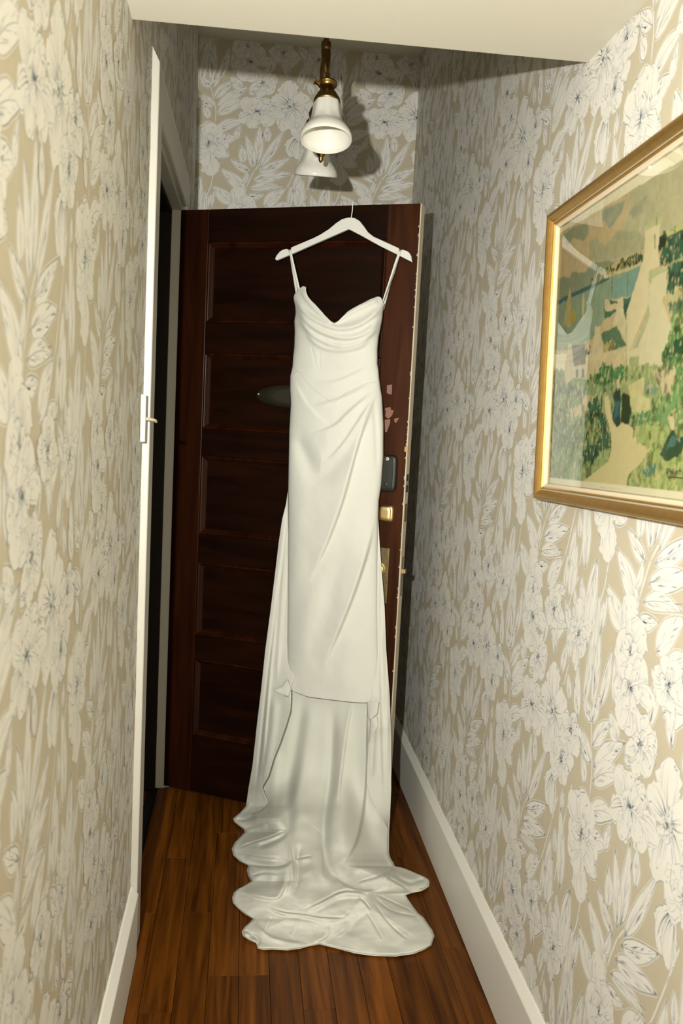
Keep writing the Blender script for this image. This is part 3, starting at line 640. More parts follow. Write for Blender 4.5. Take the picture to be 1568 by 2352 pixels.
for pts, h, w_, k_ in [
        # hanging folds of the back skirt
        ([(813, 1600), (798, 1666), (785, 1765), (775, 1850)], .016, 10, 'step'), ([(843, 1600), (841, 1798), (832, 1881), (818, 1938), (798, 1971), (770, 1990)], .024, 30, 'step'),
        ([(699, 1590), (681, 1712), (663, 1815), (660, 1908), (668, 1960)], -.018, 14, 'ridge'), ([(715, 1600), (700, 1720), (690, 1830), (690, 1930)], .016, 26, 'ridge'), ([(765, 1600), (762, 1782), (744, 1881), (743, 1964), (757, 2007), (790, 2034), (832, 2048)], -.022, 12, 'ridge'),
        ([(792, 1640), (782, 1800), (775, 1900), (790, 1980)], .020, 28, 'ridge'), ([(865, 1700), (862, 1800), (868, 1900), (878, 1960)], .018, 20, 'ridge'), ([(640, 1720), (628, 1800), (622, 1880)], .012, 14, 'ridge'),
        # creases of the train on the floor
        ([(657, 1909), (626, 1925), (582, 1938), (548, 1950)], .020, 9, 'ridge'), ([(661, 1913), (636, 1930), (590, 1946)], -.012, 6, 'ridge'), ([(566, 1988), (620, 1995), (657, 1991), (675, 1975)], .022, 16, 'step'),
        ([(665, 1931), (673, 1975), (676, 2019), (663, 2066)], .018, 6, 'ridge'), ([(657, 1994), (659, 2019), (645, 2059), (629, 2067), (592, 2060), (550, 2049)], .022, 14, 'step'), ([(690, 1935), (682, 1975), (684, 2020), (672, 2060)], -.012, 7, 'ridge'),
        ([(617, 2085), (651, 2098), (692, 2101), (739, 2110), (792, 2109)], .018, 6, 'ridge'), ([(610, 2092), (651, 2105), (692, 2108), (739, 2117)], -.008, 6, 'ridge'), ([(695, 2094), (739, 2072), (786, 2047), (817, 2050), (854, 2059)], .020, 12, 'ridge'),
        ([(705, 2100), (745, 2082), (790, 2060), (850, 2066)], -.010, 8, 'ridge'), ([(764, 2012), (792, 2036), (832, 2050), (862, 2044)], .020, 14, 'step'),
        ([(857, 2062), (895, 2097), (960, 2109)], .010, 8, 'ridge'), ([(857, 2075), (895, 2128), (940, 2164)], .010, 9, 'ridge'), ([(839, 2094), (860, 2128), (880, 2165)], .008, 9, 'ridge'), ([(860, 2055), (900, 2075), (950, 2098)], .012, 8, 'ridge'), ([(835, 2100), (812, 2120), (798, 2150)], -.006, 8, 'ridge'),
        ([(886, 2016), (914, 2031), (939, 2047)], .012, 7, 'ridge'), ([(901, 2008), (939, 2031), (962, 2022), (980, 2019)], -.010, 5, 'ridge'), ([(893, 1995), (905, 1996), (900, 2010), (880, 2024)], .026, 9, 'step'), ([(960, 2046), (978, 2040), (985, 2026)], .014, 6, 'ridge'),
        ([(801, 2094), (792, 2110), (770, 2113), (750, 2112)], .014, 5, 'ridge'), ([(757, 2122), (756, 2150), (732, 2166), (715, 2172)], .014, 7, 'ridge'), ([(797, 2112), (792, 2140), (768, 2156)], .008, 5, 'ridge'),
        ([(586, 2116), (607, 2147), (654, 2162), (707, 2168)], .016, 10, 'step'), ([(558, 2140), (575, 2146), (590, 2165)], .016, 6, 'ridge'), ([(570, 2150), (590, 2150), (596, 2172)], -.012, 5, 'ridge'), ([(625, 2110), (612, 2135), (606, 2150)], .010, 7, 'ridge'), ([(690, 2105), (682, 2140), (668, 2158)], .008, 9, 'ridge'),
        ([(676, 1976), (700, 1972), (716, 1969)], .012, 5, 'ridge'), ([(739, 1941), (744, 1985), (743, 2025)], .012, 6, 'ridge'), ([(700, 1985), (715, 2020), (705, 2060), (690, 2088)], .014, 20, 'ridge'), ([(820, 2060), (838, 2075), (852, 2095)], .014, 6, 'ridge'), ([(575, 1870), (600, 1866), (612, 1850)], .014, 6, 'ridge'), ([(540, 1882), (560, 1884), (590, 1874)], -.010, 5, 'ridge'),
        ([(562, 1905), (590, 1900), (615, 1890)], .012, 8, 'ridge'), ([(560, 1965), (600, 1970), (640, 1975)], .012, 9, 'ridge'), ([(575, 2015), (610, 2005), (640, 2012)], .012, 10, 'ridge'), ([(800, 2000), (850, 1990), (893, 1985)], .012, 14, 'ridge'), ([(820, 2030), (870, 2015), (895, 2003)], .010, 9, 'ridge')]:
    if k_ == 'ridge' and min(p[1] for p in pts) > 1845 and h > 0 and w_ <= 12: H = H+fold(X, Y, pts, h*.55, w_*2.6, 'step', .25)+fold(X, Y, pts, h*.25, w_, 'ridge', .2)-fold(X, Y, [(x, y-3) for x, y in pts], h*.42, 2.6, 'ridge', .2)
    else: H = H+fold(X, Y, pts, h, w_, k_, .2)
H = H+(vnoise(X/62, Y/40, 21, 2)-.5)*.013*np.clip((Y-1840)/200, 0, 1)**2+(vnoise(X/22, Y/14, 5, 2)-.5)*.0035*np.clip((Y-1930)/60, 0, 1)
edge_d = np.minimum(q*(b-a), (1-q)*(b-a)); edge_d = np.minimum(edge_d, np.maximum(2190-Yn, 0)*1.0+0*X)
ef = np.clip(edge_d/6, 0, 1); ef = ef*ef*(3-2*ef); lift = .003+.008*np.clip(vnoise(X/60, Y/45, 40, 2)*1.4-.2, 0, 1)
e2 = np.clip(edge_d/110, 0, 1); e2 = e2*e2*(3-2*e2); hump = .150*(np.clip((2185-Y)/440, 0, 1)**1.1)*e2
Hf = np.maximum(hump+.003+lift*(.35+.65*ef)+H*.68*(.25+.75*ef)+.003*ef, .003)
v = ray(X, Y); tp_ = tpl(v, -.004-.020*np.clip((765-X)/120, 0, 1)+H*.9); tf_ = (Hf-CAM[2])/v[..., 2]
k_ = 13.0; Tt = -np.log(np.exp(-k_*(tp_-2.8))+np.exp(-k_*(tf_-2.8)))/k_+2.8
zz = CAM[2]+Tt*v[..., 2]; Tt = np.where(zz < Hf*.8, tf_, Tt)
grid('train', X, Y, Tt, dress, .0018)
# straps looped over the hanger notches
def ribbon(name, P, wd, n=26, tw=(0, 0)):
    P = np.array(P, float); k = np.linspace(0, 1, n); i = np.linspace(0, 1, len(P)); C_ = np.stack([np.interp(k, i, P[:, j]) for j in range(3)], 1)
    side_ = np.array([NP[1], -NP[0], 0]); v, f = [], []
    for j in range(n):
        a = math.radians(tw[0]+(tw[1]-tw[0])*k[j]); d = side_*math.cos(a)+NP*math.sin(a); v += [C_[j]-d*wd/2, C_[j]+d*wd/2]
    f = [(2*j, 2*j+1, 2*j+3, 2*j+2) for j in range(n-1)]
    o = mesh(name, v, f, SATIN, dress, True); m_ = o.modifiers.new('cloth', 'SOLIDIFY'); m_.thickness = .0016; m_.offset = 0; return o
def pp(x, y, d): return CAM+float(tpl(ray(x, y), d))*ray(x, y)
ribbon('shoulder_strap', [pp(666, 573, 0), pp(666, 576, .012), pp(669, 590, .013), pp(677, 625, .016), pp(687, 668, .018)], .0085)
ribbon('shoulder_strap', [pp(666, 573, 0), pp(667, 580, -.009), pp(671, 610, -.008), pp(681, 672, -.01), pp(684, 715, -.008)], .0075)
ribbon('shoulder_strap', [pp(920, 574, 0), pp(918, 578, .012), pp(910, 600, .014), pp(897, 640, .014), pp(877, 700, .008)], .0085, tw=(0, 75))
ribbon('shoulder_strap', [pp(920, 574, 0), pp(917, 582, -.009), pp(904, 625, -.008), pp(895, 650, -.008), pp(879, 712, -.008)], .0075, tw=(0, 50))

# ---------------------------------------------------------------- hanger
hang = empty('clothes_hanger', tuple(map(float, pp(799, 520, 0)))); tag(hang, 'white wooden coat hanger hooked over the top of the dark door', 'hanger')
hp = [(630.8, 594), (634.8, 586), (642.9, 576.6), (650, 573), (657.6, 571), (661.5, 573), (663, 577.5), (666.5, 577), (668, 568), (685, 561), (701.8, 553.8), (718, 547), (734, 539), (755, 525.7), (771.4, 512), (784.8, 503), (798, 499.5), (806, 499.3), (814, 500.5), (825, 507), (834.4, 519), (843.8, 532.4), (857, 543), (886.6, 556.5), (914.8, 569.4), (916.5, 575), (920, 576), (923.5, 572.6), (934.9, 576.6), (940, 581), (943.5, 588), (945.6, 602)]
hb = [(916, 587), (868, 563), (827.7, 540.5), (799.6, 526), (760.7, 543), (720.5, 560.5), (672, 582), (634, 598)]
poly = hp+hb; n = len(poly); vf = [pp(x, y, .0065) for x, y in poly]; vb = [p+NP*.013 for p in vf]
o = mesh('hanger_body', vf+vb, [tuple(range(n)), tuple(range(2*n-1, n-1, -1))]+[(i, n+i, n+(i+1) % n, (i+1) % n) for i in range(n)], HANGW, hang); fixn(o)
m_ = o.modifiers.new('bevel', 'BEVEL'); m_.width = .002; m_.segments = 2; m_.limit_method = 'ANGLE'; m_.angle_limit = math.radians(50)
A = pp(806, 503, 0); B = pp(809, 482, 0); sx = float((B-D0)@du)
gp = float((B-D0)@dn)
hk = [tuple(A), tuple(B), df(sx, gp, DZ-.012), df(sx, max(gp-.003, .012), DZ+.004), df(sx, .002, DZ+.0085), df(sx, -.02, DZ+.0035+.0015), df(sx, -.041, DZ+.006), df(sx, -.047, DZ-.012), df(sx, -.046, DZ-.024)]
tube('hook', hk, .0017, HANGW, hang, 8, 6)

# ---------------------------------------------------------------- pendant lamp
LX, LY = .184, 2.70
lamp = empty('pendant_lamp', (LX, LY, ZC)); tag(lamp, 'brass ceiling lamp with two white glass bell shades', 'lamp')
def at(x, y, z): return Matrix.Translation((x, y, z))
lathe([(.001, ZC), (.055, ZC), (.055, ZC-.008), (.04, ZC-.022), (.014, ZC-.034), (.009, ZC-.05)], 32, 0, 8, at(LX, LY, 0), BRASS, 'canopy', lamp)
lathe([(.0075, ZC-.04), (.0075, 2.425)], 20, 0, 8, at(LX, LY, 0), BRASS, 'upper_rod', lamp)
lathe([(.0085, 2.425), (.0135, 2.422), (.0145, 2.412), (.0135, 2.404), (.0105, 2.400)], 24, 0, 8, at(LX, LY, 0), BRASS, 'collar', lamp)
v, f = [], []; nz, na = 60, 24
for i in range(nz+1):
    z = 2.400-.125*i/nz
    for k in range(na):
        a = 2*math.pi*k/na; r = .0128*(1+.13*math.cos(3*(a+9*(z-2.3)*3)));  v.append((LX+r*math.cos(a), LY+r*math.sin(a), z))
for i in range(nz):
    for k in range(na): f.append((i*na+k, i*na+(k+1) % na, (i+1)*na+(k+1) % na, (i+1)*na+k))
fixn(mesh('twisted_stem', v, f, BRASS, lamp, True))
lathe([(.012, 2.285), (.02, 2.280), (.022, 2.270), (.014, 2.262), (.017, 2.252), (.034, 2.242), (.041, 2.226), (.036, 2.205), (.022, 2.180), (.012, 2.150), (.012, 2.130), (.0145, 2.124), (.0125, 2.116), (.006, 2.108), (.007, 2.102), (.0045, 2.096), (.0001, 2.093)], 32, 0, 8, at(LX, LY, 0), BRASS, 'hub', lamp)
def arm(sg, mx_, my, mz, tilt):
    # mouth centre (mx,my,mz); axis tilts outward
    ax = Vector((0, -math.sin(tilt)*sg, math.cos(tilt))).normalized()  # from mouth up to the neck, leaning back to the hub
    ax.y = abs(ax.y)*sg
    mw = Vector((mx_, my, mz)); q = Vector((0, 0, 1)).rotation_difference(ax); Fm = Matrix.Translation(mw) @ q.to_matrix().to_4x4()
    neck = mw+ax*.112; top = mw+ax*.165
    hub = Vector((LX, LY, 2.245))
    tube('arm', [hub, hub+Vector((0, -sg*.05, -.018)), hub+Vector((0, -sg*.11, .022)), top+Vector((0, sg*.045, .030)), top+Vector((0, sg*.012, .022)), top+ax*-.004], .0062, BRASS, lamp, 12)
    tube('arm_scroll', [hub+Vector((0, -sg*.03, .012)), hub+Vector((0, -sg*.07, .045)), hub+Vector((0, -sg*.11, .05)), hub+Vector((0, -sg*.12, .03)), hub+Vector((0, -sg*.10, .022))], lambda s: .0045*(1-.5*s), BRASS, lamp, 8)
    so = lathe([(.006, .172), (.014, .168), (.017, .162), (.0255, .160), (.0265, .157), (.0245, .154), (.016, .151), (.017, .148), (.0205, .132), (.026, .128), (.028, .120), (.0335, .114), (.0355, .106), (.0345, .101), (.030, .101)], 32, 0, 8, Fm, BRASS, 'socket', lamp)
    kx = Fm @ Vector((-.02, -.004*sg, .150)); kt = Fm @ Vector((-.034, -.006*sg, .158))
    tube('socket_key', [tuple(kx), tuple((kx+kt)/2), tuple(kt)], lambda s: .004+.009*s*s, BRASS, so, 10, 4, .5)
    out = [(.0300, .109), (.0335, .104), (.0350, .096), (.0365, .082), (.0390, .066), (.0425, .052), (.0455, .046), (.0468, .0425), (.0525, .0355), (.0592, .027), (.0645, .018), (.0675, .009), (.0678, .003), (.0665, .0)]
    inn = [(r-.0035, z) for r, z in out[::-1]]
    lathe(out+[(.0655, -.0015)]+inn, 96, .020, 8, Fm, MILK, 'glass_shade', lamp, .05)
arm(1, .178, 2.452, 2.087, math.radians(15))
arm(-1, .186, 2.948, 2.117, math.radians(13))

# ---------------------------------------------------------------- framed print on the right wall
PB = np.array([.6190, 1.9055, 1.2262]); PT = np.array([.6116, 1.9305, 1.8255]); pb_ = (PT-PB)/np.linalg.norm(PT-PB); PHT = float(np.linalg.norm(PT-PB))
pa_ = np.array([0, -math.cos(.0419), math.sin(.0419)]); pa_ -= pb_*(pa_@pb_); pa_ /= np.linalg.norm(pa_); pn_ = np.cross(pa_, pb_)
if pn_[0] > 0: pn_ = -pn_
PWD = .80; FH = .026
def pf(s, t, h): return tuple(PB+pa_*s+pb_*t+pn_*(h-FH))       # along the wall towards the camera, up, out from the back
pic = empty('framed_picture', pf(PWD/2, 0, 0)); tag(pic, 'crooked gold-framed watercolour print of white cottages on the right wall', 'picture')
prof = [((0, 0), GOLD), ((0, .018), GOLD), ((.002, .0235), GOLD), ((.006, .026), GOLD), ((.010, .0255), GOLD), ((.014, .0225), GOLD), ((.018, .0185), GOLD), ((.0205, .0155), GOLDP), ((.0225, .0153), GOLDP), ((.0233, .0165), GOLD), ((.0252, .0162), GOLD), ((.0268, .0135), GOLD), ((.0274, .0125), LINER), ((.0290, .0128), LINER), ((.0305, .0108), LINER), ((.0340, .0088), LINER), ((.0350, .005), LINER)]
def railp(name, A, B, ia, ib):
    v, f, mi = [], [], []
    for (d, h), m_ in prof: v += [pf(A[0]+ia[0]*d, A[1]+ia[1]*d, h), pf(B[0]+ib[0]*d, B[1]+ib[1]*d, h)]
    for i in range(len(prof)-1): f.append((2*i, 2*i+1, 2*i+3, 2*i+2)); mi.append([GOLD, GOLDP, LINER].index(prof[i][1]))
    o = mesh(name, v, f, [GOLD, GOLDP, LINER], pic, False, mi)
    return o
W_, H_ = PWD, PHT
railp('frame_rail', (0, 0), (0, H_), (1, 1), (1, -1)); railp('frame_rail', (0, H_), (W_, H_), (1, -1), (-1, -1)); railp('frame_rail', (W_, H_), (W_, 0), (-1, -1), (-1, 1)); railp('frame_rail', (W_, 0), (0, 0), (-1, 1), (1, 1))
boxes('backing', [(.004, W_-.004, .004, H_-.004, 0.001, .0045)], LINER, pic, 0, pf)
# the print, a fine grid coloured as a loose watercolour
PH = .0055; gs = .0021; s0, s1, t0, t1 = .036, W_-.036, .036, H_-.036
ns, ntt = int((s1-s0)/gs), int((t1-t0)/gs)
sg_, tg_ = np.meshgrid(np.linspace(s0, s1, ns), np.linspace(t0, t1, ntt), indexing='ij')
P3 = PB+pa_*sg_[..., None]+pb_*tg_[..., None]+pn_*(PH-FH)
rel = P3-CAM; dep_ = rel@FW; GX = 784+F_PX*(rel@RT)/dep_; GY = 1176-F_PX*(rel@UP)/dep_
def pip(X, Y, poly):
    c = np.zeros(X.shape, bool); n = len(poly)
    for i in range(n):
        x1, y1 = poly[i]; x2, y2 = poly[(i+1) % n]
        if y1 == y2: continue
        m_ = (y1 > Y) != (y2 > Y); c ^= m_ & (X < (x2-x1)*(Y-y1)/(y2-y1)+x1)
    return c
wx = GX+(vnoise(sg_*70, tg_*70, 1)-.5)*7; wy = GY+(vnoise(sg_*70, tg_*70, 2)-.5)*7       # hand-painted wobble
fx = GX+(vnoise(sg_*130, tg_*60, 4)-.5)*26; fy = GY+(vnoise(sg_*130, tg_*60, 6)-.5)*26     # ragged foliage
sx_ = GX+(vnoise(sg_*200, tg_*200, 3)-.5)*2.5; sy_ = GY+(vnoise(sg_*200, tg_*200, 9)-.5)*2.5  # crisp walls
K3 = lambda p: [(1220+x/4.505, 480+y/4.505) for x, y in p]
K4 = lambda p: [(1220+x/4.505, 820+y/4.505) for x, y in p]
colr = np.empty(GX.shape+(3,)); colr[:] = lin((230, 221, 190))
prn = pip(GX, GY, K3([(272, 262), (722, 0), (2600, -1150), (2600, 3100)])+K4([(2600, 1500), (1568, 1392), (185, 1250)]))
fl1 = vnoise(sg_*210, tg_*120, 50, 3); fl2 = vnoise(sg_*95, tg_*70, 60, 4)
def paint(poly, c, mode='w', mix=1.0, mot=.16, sd=0):
    g_ = sum(c)/3; c = tuple(.78*q+.22*g_+4 for q in c)
    x, y = {'w': (wx, wy), 'f': (fx, fy), 's': (sx_, sy_)}[mode]; m_ = pip(x, y, poly) & prn
    cc = np.array(lin(c))*(1+mot*2*(vnoise(sg_*90, tg_*90, 30+sd)-.5))[..., None]
    if mode == 'f':
        cr = np.array(lin((208, 192, 140))); k = np.clip((fl1-.60)*9, 0, .75)[..., None]; cc = cc*(1-k)+cr*k
        cc = cc*(1-.55*np.clip((.44-fl2)*8, 0, 1))[..., None]
    colr[m_] = colr[m_]*(1-mix)+cc[m_]*mix
R = 2600
paint(K3([(200, 300), (720, -20), (R, -1200), (R, 1500), (200, 1500)]), (198, 172, 118))
paint(K3([(1020, -200), (R, -1200), (R, 300), (1568, 200), (1350, 260), (1150, 420), (860, 560), (700, 560), (760, 380), (870, 260), (1000, 100)]), (180, 172, 124))
paint(K3([(285, 290), (440, 190), (580, 140), (590, 260), (540, 330), (480, 310), (430, 300), (375, 380), (350, 310)]), (146, 150, 110))
paint(K3([(720, 20), (990, -100), (880, 110), (800, 210), (770, 150), (720, 100)]), (150, 154, 116))
paint(K3([(1000, 40), (1200, -150), (1150, 40), (1060, 90)]), (158, 158, 118))
paint(K3([(600, 340), (680, 300), (740, 380), (870, 300), (1170, 280), (1180, 420), (1000, 470), (700, 560), (600, 540)]), (172, 165, 120))
paint(K3([(830, 300), (900, 230), (1100, 220), (1150, 270), (1000, 330)]), (158, 158, 115), mix=.7)
paint(K3([(255, 730), (350, 700), (400, 720), (420, 660), (560, 650), (640, 560), (800, 530), (860, 560), (620, 780), (400, 880), (250, 960)]), (136, 144, 106))
paint(K3([(250, 1000), (430, 910), (850, 690), (1150, 570), (1090, 760), (1050, 900), (760, 950), (750, 1150), (620, 1350), (400, 1450), (230, 1450)]), (136, 156, 120))
paint(K3([(830, 740), (1130, 600), (1080, 800), (1040, 890), (840, 930)]), (118, 156, 136))
paint(K3([(250, 955), (400, 880), (600, 790), (800, 700), (810, 730), (430, 912), (250, 1003)]), (66, 106, 104), 's')
paint(K3([(600, 770), (760, 640), (1000, 500), (1170, 420), (1160, 560), (1000, 600), (850, 620), (700, 720)]), (62, 92, 52), 'f')
paint(K3([(620, 785), (780, 655), (900, 600), (1100, 470), (1060, 530), (900, 640), (720, 715)]), (158, 152, 74), 'f')
paint(K3([(850, 650), (1000, 610), (1150, 550), (1140, 580), (1000, 640), (860, 680)]), (200, 186, 132), 's')
paint(K3([(400, 780), (412, 900), (405, 1230), (330, 1190)]), (184, 164, 96), 's'); paint(K3([(412, 980), (470, 1150), (410, 1190)]), (178, 156, 48), 's')
paint(K3([(532, 870), (546, 880), (545, 1110), (524, 1140), (520, 1000)]), (196, 176, 116), 's')
for xm in (832, 992): paint(K3([(xm, 650), (xm+5, 650), (xm+4, 930), (xm-1, 930)]), (70, 86, 62), 's')
paint(K3([(760, 940), (850, 960), (890, 960), (1040, 900), (1010, 1040), (880, 1060), (760, 1150), (750, 1060)]), (72, 112, 76))
paint(K3([(755, 930), (800, 940), (820, 990), (890, 980), (880, 1040), (760, 1060)]), (202, 182, 132))
paint(K3([(950, 1000), (1040, 940), (1000, 1160), (985, 1180), (955, 1080)]), (58, 92, 72), 's')
paint(K3([(900, 930), (950, 920), (950, 1040), (990, 1200), (980, 1400), (890, 1200), (835, 1210), (880, 1060)]), (206, 190, 144), 's')
paint(K3([(715, 1290), (880, 1210), (975, 1410), (760, 1510), (740, 1430)]), (86, 120, 80))
paint(K3([(740, 1420), (840, 1350), (880, 1400), (850, 1460), (750, 1470)]), (176, 160, 86), 'f')
paint(K3([(660, 1220), (710, 1210), (715, 1330), (745, 1490), (975, 1420), (970, 1620), (730, 1600), (700, 1712), (560, 1712), (570, 1600), (600, 1540), (650, 1350)]), (206, 186, 136), 's')
paint(K3([(560, 1400), (600, 1440), (590, 1540), (555, 1590)]), (64, 88, 56), 'f')
paint(K3([(1310, 380), (1340, 260), (1568, 160), (R, -300), (R, 1000), (1568, 800), (1400, 900), (1400, 600), (1330, 580)]), (54, 96, 66), 'f', mot=.3)
paint(K3([(1320, 280), (1390, 260), (1390, 360), (1320, 450)]), (50, 60, 34))
paint(K3([(1390, 230), (1470, 210), (1480, 250), (1400, 290)]), (192, 186, 100)); paint(K3([(1480, 190), (1620, 130), (1620, 190), (1490, 240)]), (188, 182, 96))
paint(K3([(1400, 560), (1568, 500), (1568, 530), (1410, 590)]), (160, 166, 96), 'f')
paint(K3([(1400, 880), (1568, 790), (R, 500), (R, 1200), (1568, 960), (1390, 1000)]), (186, 178, 118), 'f')
paint(K3([(1390, 960), (1568, 920), (R, 900), (R, 1500), (1568, 1060), (1410, 1060)]), (96, 136, 96), 'f')
paint(K3([(1180, 190), (1330, 150), (1310, 440), (1335, 590), (1215, 640), (1210, 990), (1020, 1460), (990, 1900), (975, 1712), (980, 1080), (1100, 700), (1160, 500), (1175, 330)]), (214, 197, 146), 's', mot=.05)
paint(K3([(1185, 190), (1290, 90), (1335, 80), (1345, 160), (1280, 165), (1180, 235)]), (184, 184, 120), 's'); paint(K3([(1290, 90), (1304, 88), (1304, 175), (1288, 175)]), (140, 150, 84), 's')
paint(K3([(1268, 260), (1284, 255), (1282, 420), (1268, 400)]), (150, 156, 100), 's')
paint(K3([(1215, 640), (1405, 590), (1395, 890), (1350, 930), (1440, 1200), (1470, 1230), (1400, 1420), (1380, 1560), (1400, 1760), (1300, 1850), (980, 1850), (1010, 1500), (1150, 1200), (1215, 980)]), (210, 197, 150), 's', mot=.05)
paint(K3([(1215, 640), (1412, 598), (1395, 640), (1335, 670), (1240, 720), (1250, 760), (1220, 790)]), (172, 178, 116), 's', .8)
paint(K3([(1215, 980), (1150, 1200), (1045, 1450), (1095, 1440), (1160, 1280), (1225, 1100)]), (166, 170, 118), 's', .8)
paint(K3([(1010, 1540), (1110, 1520), (1110, 1670), (1020, 1680)]), (164, 168, 106), 's')
paint(K3([(982, 1080), (990, 1080), (985, 1712), (976, 1712)]), (172, 168, 110), 's')
paint(K4([(160, 140), (600, 120), (980, 90), (1568, 60), (R, 60), (R, 1600), (120, 1300)]), (150, 168, 96), 'f', mot=.25)
paint(K4([(215, 100), (560, 200), (570, 600), (540, 900), (530, 1290), (160, 1260)]), (126, 150, 88), 'f', mot=.3)
paint(K4([(215, 250), (330, 240), (560, 330), (540, 420), (360, 400), (220, 380)]), (96, 126, 84), 'f')
paint(K4([(250, 650), (420, 700), (540, 640), (530, 900), (330, 980), (200, 900)]), (96, 122, 74), 'f', .8)
paint(K3([(385, 1390), (410, 1390), (420, 1480), (440, 1620), (600, 1590), (570, 1760), (430, 1750), (360, 1820), (340, 1712), (350, 1600)]), (206, 186, 140), 's'); paint(K3([(415, 1420), (550, 1390), (560, 1600), (440, 1630)]), (112, 106, 84), 's')
for xq in (460, 520): paint(K3([(xq, 1660), (xq+26, 1652), (xq+24, 1740), (xq-2, 1750)]), (100, 108, 96), 's')
paint(K4([(560, 0), (980, -60), (975, 120), (700, 180), (560, 260)]), (206, 186, 132), 's')
paint(K4([(640, 190), (740, 70), (960, 110), (970, 200), (900, 240), (740, 280), (560, 260)]), (78, 134, 68), 'f', mot=.25)
paint(K4([(560, 280), (860, 270), (840, 400), (700, 380), (580, 360)]), (138, 162, 100), 'f')
paint(K4([(400, 560), (560, 420), (700, 380), (710, 440), (620, 540), (440, 640), (380, 620)]), (204, 184, 134), 'f')
paint(K4([(590, 480), (720, 380), (760, 560), (810, 720), (830, 800), (820, 940), (690, 1010), (660, 1070), (535, 1130), (550, 960), (560, 850), (600, 620)]), (60, 104, 68), 'f', mot=.3)
paint(K4([(590, 780), (690, 560), (690, 860), (600, 900)]), (124, 150, 78), 'f')
paint(K4([(1000, 300), (1180, 200), (1160, 400), (1230, 430), (1230, 600), (1040, 570)]), (202, 191, 124))
paint(K4([(755, 410), (800, 400), (830, 600), (850, 700), (930, 680), (1040, 720), (1100, 880), (1230, 950), (1140, 1090), (1000, 1220), (980, 1335), (530, 1290), (800, 1080), (830, 950), (820, 780), (760, 560)]), (212, 195, 132), 's', mot=.04)
paint(K4([(840, 400), (905, 290), (925, 420), (910, 560), (930, 700), (880, 730), (835, 640), (860, 480)]), (48, 72, 56)); paint(K4([(860, 460), (910, 470), (890, 600), (850, 650)]), (58, 106, 112))
paint(K4([(930, 420), (970, 360), (1010, 400), (1030, 600), (1000, 690), (930, 670)]), (54, 68, 38)); paint(K4([(885, 230), (915, 220), (910, 320), (885, 350)]), (206, 186, 136), 's')
paint(K4([(960, 300), (1000, 320), (1000, 380), (965, 380)]), (160, 160, 104))
paint(K4([(1150, 280), (1220, 250), (1310, 310), (1300, 380), (1180, 400)]), (128, 156, 122), 'f')
paint(K4([(1240, 450), (1390, 370), (1480, 260), (1568, 100), (R, 0), (R, 900), (1568, 780), (1480, 720), (1380, 720), (1250, 700)]), (116, 160, 84), 'f', mot=.25)
paint(K4([(1040, 580), (1230, 560), (1240, 720), (1060, 740)]), (94, 144, 78), 'f')
paint(K4([(1060, 740), (1240, 700), (1568, 760), (R, 900), (R, 1500), (1568, 1390), (1000, 1330), (1140, 1090), (1230, 950), (1100, 880)]), (164, 180, 94), 'f', mot=.3)
paint(K3([(1568, 950), (1480, 1050), (1430, 1170), (1470, 1230), (1400, 1420), (1340, 1500), (1350, 1600), (1450, 1800), (1568, 1760), (R, 1700), (R, 1000)]), (94, 140, 70), 'f', mot=.4)
paint(K3([(1480, 1350), (1540, 1330), (1550, 1480), (1420, 1560), (1380, 1540)]), (48, 92, 50), 'f')
paint(K4([(1370, 130), (1480, 110), (1460, 330), (1390, 400), (1250, 150)]), (204, 186, 136), 'f')
paint(K4([(1400, 840), (1470, 745), (1500, 860), (1560, 920), (1568, 960), (1520, 1030), (1400, 1080), (1320, 1010)]), (56, 86, 50)); paint(K4([(1460, 800), (1500, 830), (1480, 920), (1400, 960)]), (72, 116, 106))
paint(K4([(1530, 840), (1620, 800), (1620, 940), (1540, 920)]), (50, 84, 80)); paint(K4([(1410, 620), (1460, 610), (1480, 680), (1480, 750), (1440, 750)]), (216, 192, 142), 's')
paint(K4([(1140, 1150), (1220, 1090), (1310, 1140), (1220, 1240), (1150, 1200)]), (84, 138, 104), 'f'); paint(K4([(1060, 1310), (1090, 1270), (1110, 1300), (1100, 1350)]), (84, 140, 84), 'f')
colr = np.clip(colr*.98, 0, .8)
nS, nT = sg_.shape; idx = np.arange(nS*nT).reshape(nS, nT); fc = np.stack([idx[:-1, :-1], idx[1:, :-1], idx[1:, 1:], idx[:-1, 1:]], -1).reshape(-1, 4)
PM = bpy.data.materials.new('watercolour_print'); PM.use_nodes = True; bb = PM.node_tree.nodes['Principled BSDF']; bb.inputs['Roughness'].default_value = .8; bb.inputs['Specular IOR Level'].default_value = .1
vc = PM.node_tree.nodes.new('ShaderNodeVertexColor'); vc.layer_name = 'paint'; PM.node_tree.links.new(vc.outputs[0], bb.inputs['Base Color'])
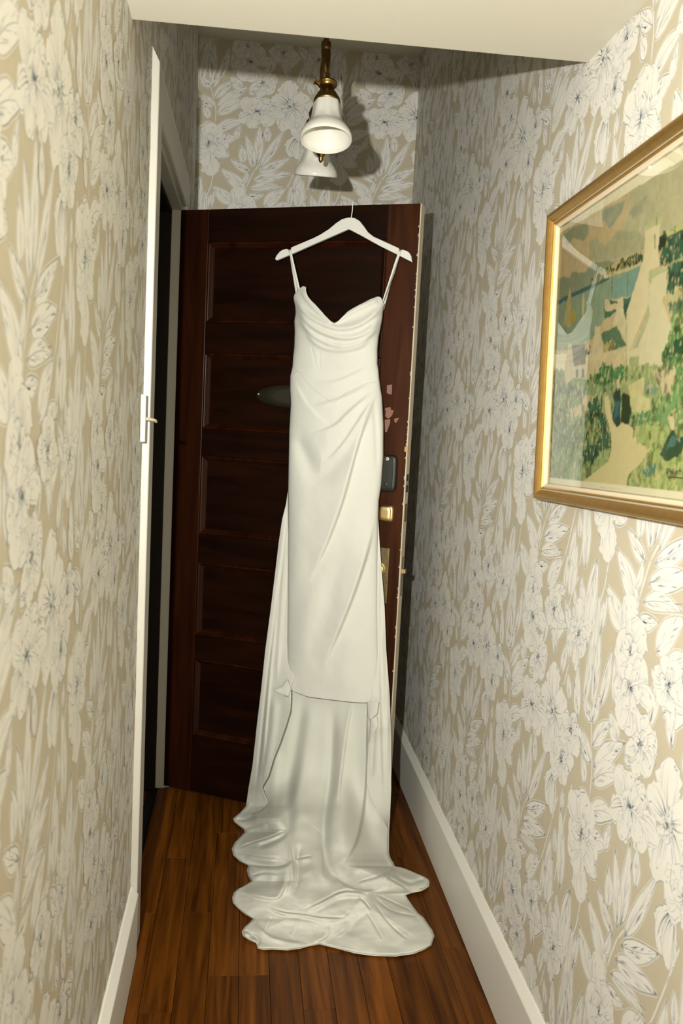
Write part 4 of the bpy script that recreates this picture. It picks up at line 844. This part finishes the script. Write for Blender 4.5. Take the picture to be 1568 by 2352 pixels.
po = mesh('print', P3.reshape(-1, 3), fc, PM, pic); ca = po.data.color_attributes.new('paint', 'FLOAT_COLOR', 'POINT'); ca.data.foreach_set('color', np.c_[colr.reshape(-1, 3), np.ones(nS*nT)].astype(np.float32).ravel())
def strokes(name, lines, wd, m_):
    v, f = [], []
    for L in lines:
        q = [np.array(on(x, y, pf(0, 0, PH+.0004), pn_)) for x, y in L]
        for i in range(len(q)-1):
            d = q[i+1]-q[i]; n_ = np.cross(d, pn_); n_ /= np.linalg.norm(n_)+1e-9; k = len(v); v += [q[i]+n_*wd/2, q[i]-n_*wd/2, q[i+1]-n_*wd/2, q[i+1]+n_*wd/2]; f.append((k, k+1, k+2, k+3))
    return mesh(name, v, f, m_, pic)
SIGN = mat('signature_paint', (.035, .05, .02), .8); CAPT = mat('caption_ink', (.30, .27, .20), .8)
strokes('signature', [[(1529, 1091), (1530, 1077), (1533, 1076), (1532, 1091)], [(1529, 1084), (1533, 1085)], [(1537, 1077), (1539, 1087), (1541, 1079), (1543, 1088), (1546, 1078)], [(1549, 1082), (1549, 1089)], [(1549, 1078), (1549, 1079)],
                      [(1553, 1089), (1553, 1082), (1556, 1083), (1557, 1090)], [(1561, 1075), (1561, 1090)], [(1558, 1081), (1564, 1082)], [(1567, 1084), (1569, 1083), (1567, 1089), (1570, 1091)], [(1573, 1090), (1573, 1083), (1576, 1084)], [(1532, 1091), (1534, 1097), (1545, 1096), (1580, 1100)]], .0016, SIGN)
random.seed(9); cl = []
for (xa, xb, y) in ((1380, 1426, 1119.5), (1396, 1402, 1130), (1386, 1415, 1138.5)):
    x = xa
    while x < xb:
        yy = y+(x-xa)*.10; cl.append([(x, yy-1.6), (x+.3, yy+1.4)]); 
        if random.random() < .6: cl.append([(x, yy+random.choice((-1.4, 0, 1.3))), (x+1.3, yy+random.choice((-1.2, .2, 1.3)))])
        x += random.choice((2.1, 2.3, 2.6, 4.2))
strokes('caption', cl, .0005, CAPT)
boxes('glass_pane', [(.034, W_-.034, .034, H_-.034, .0084, .0086)], GLASS, pic, 0, pf)
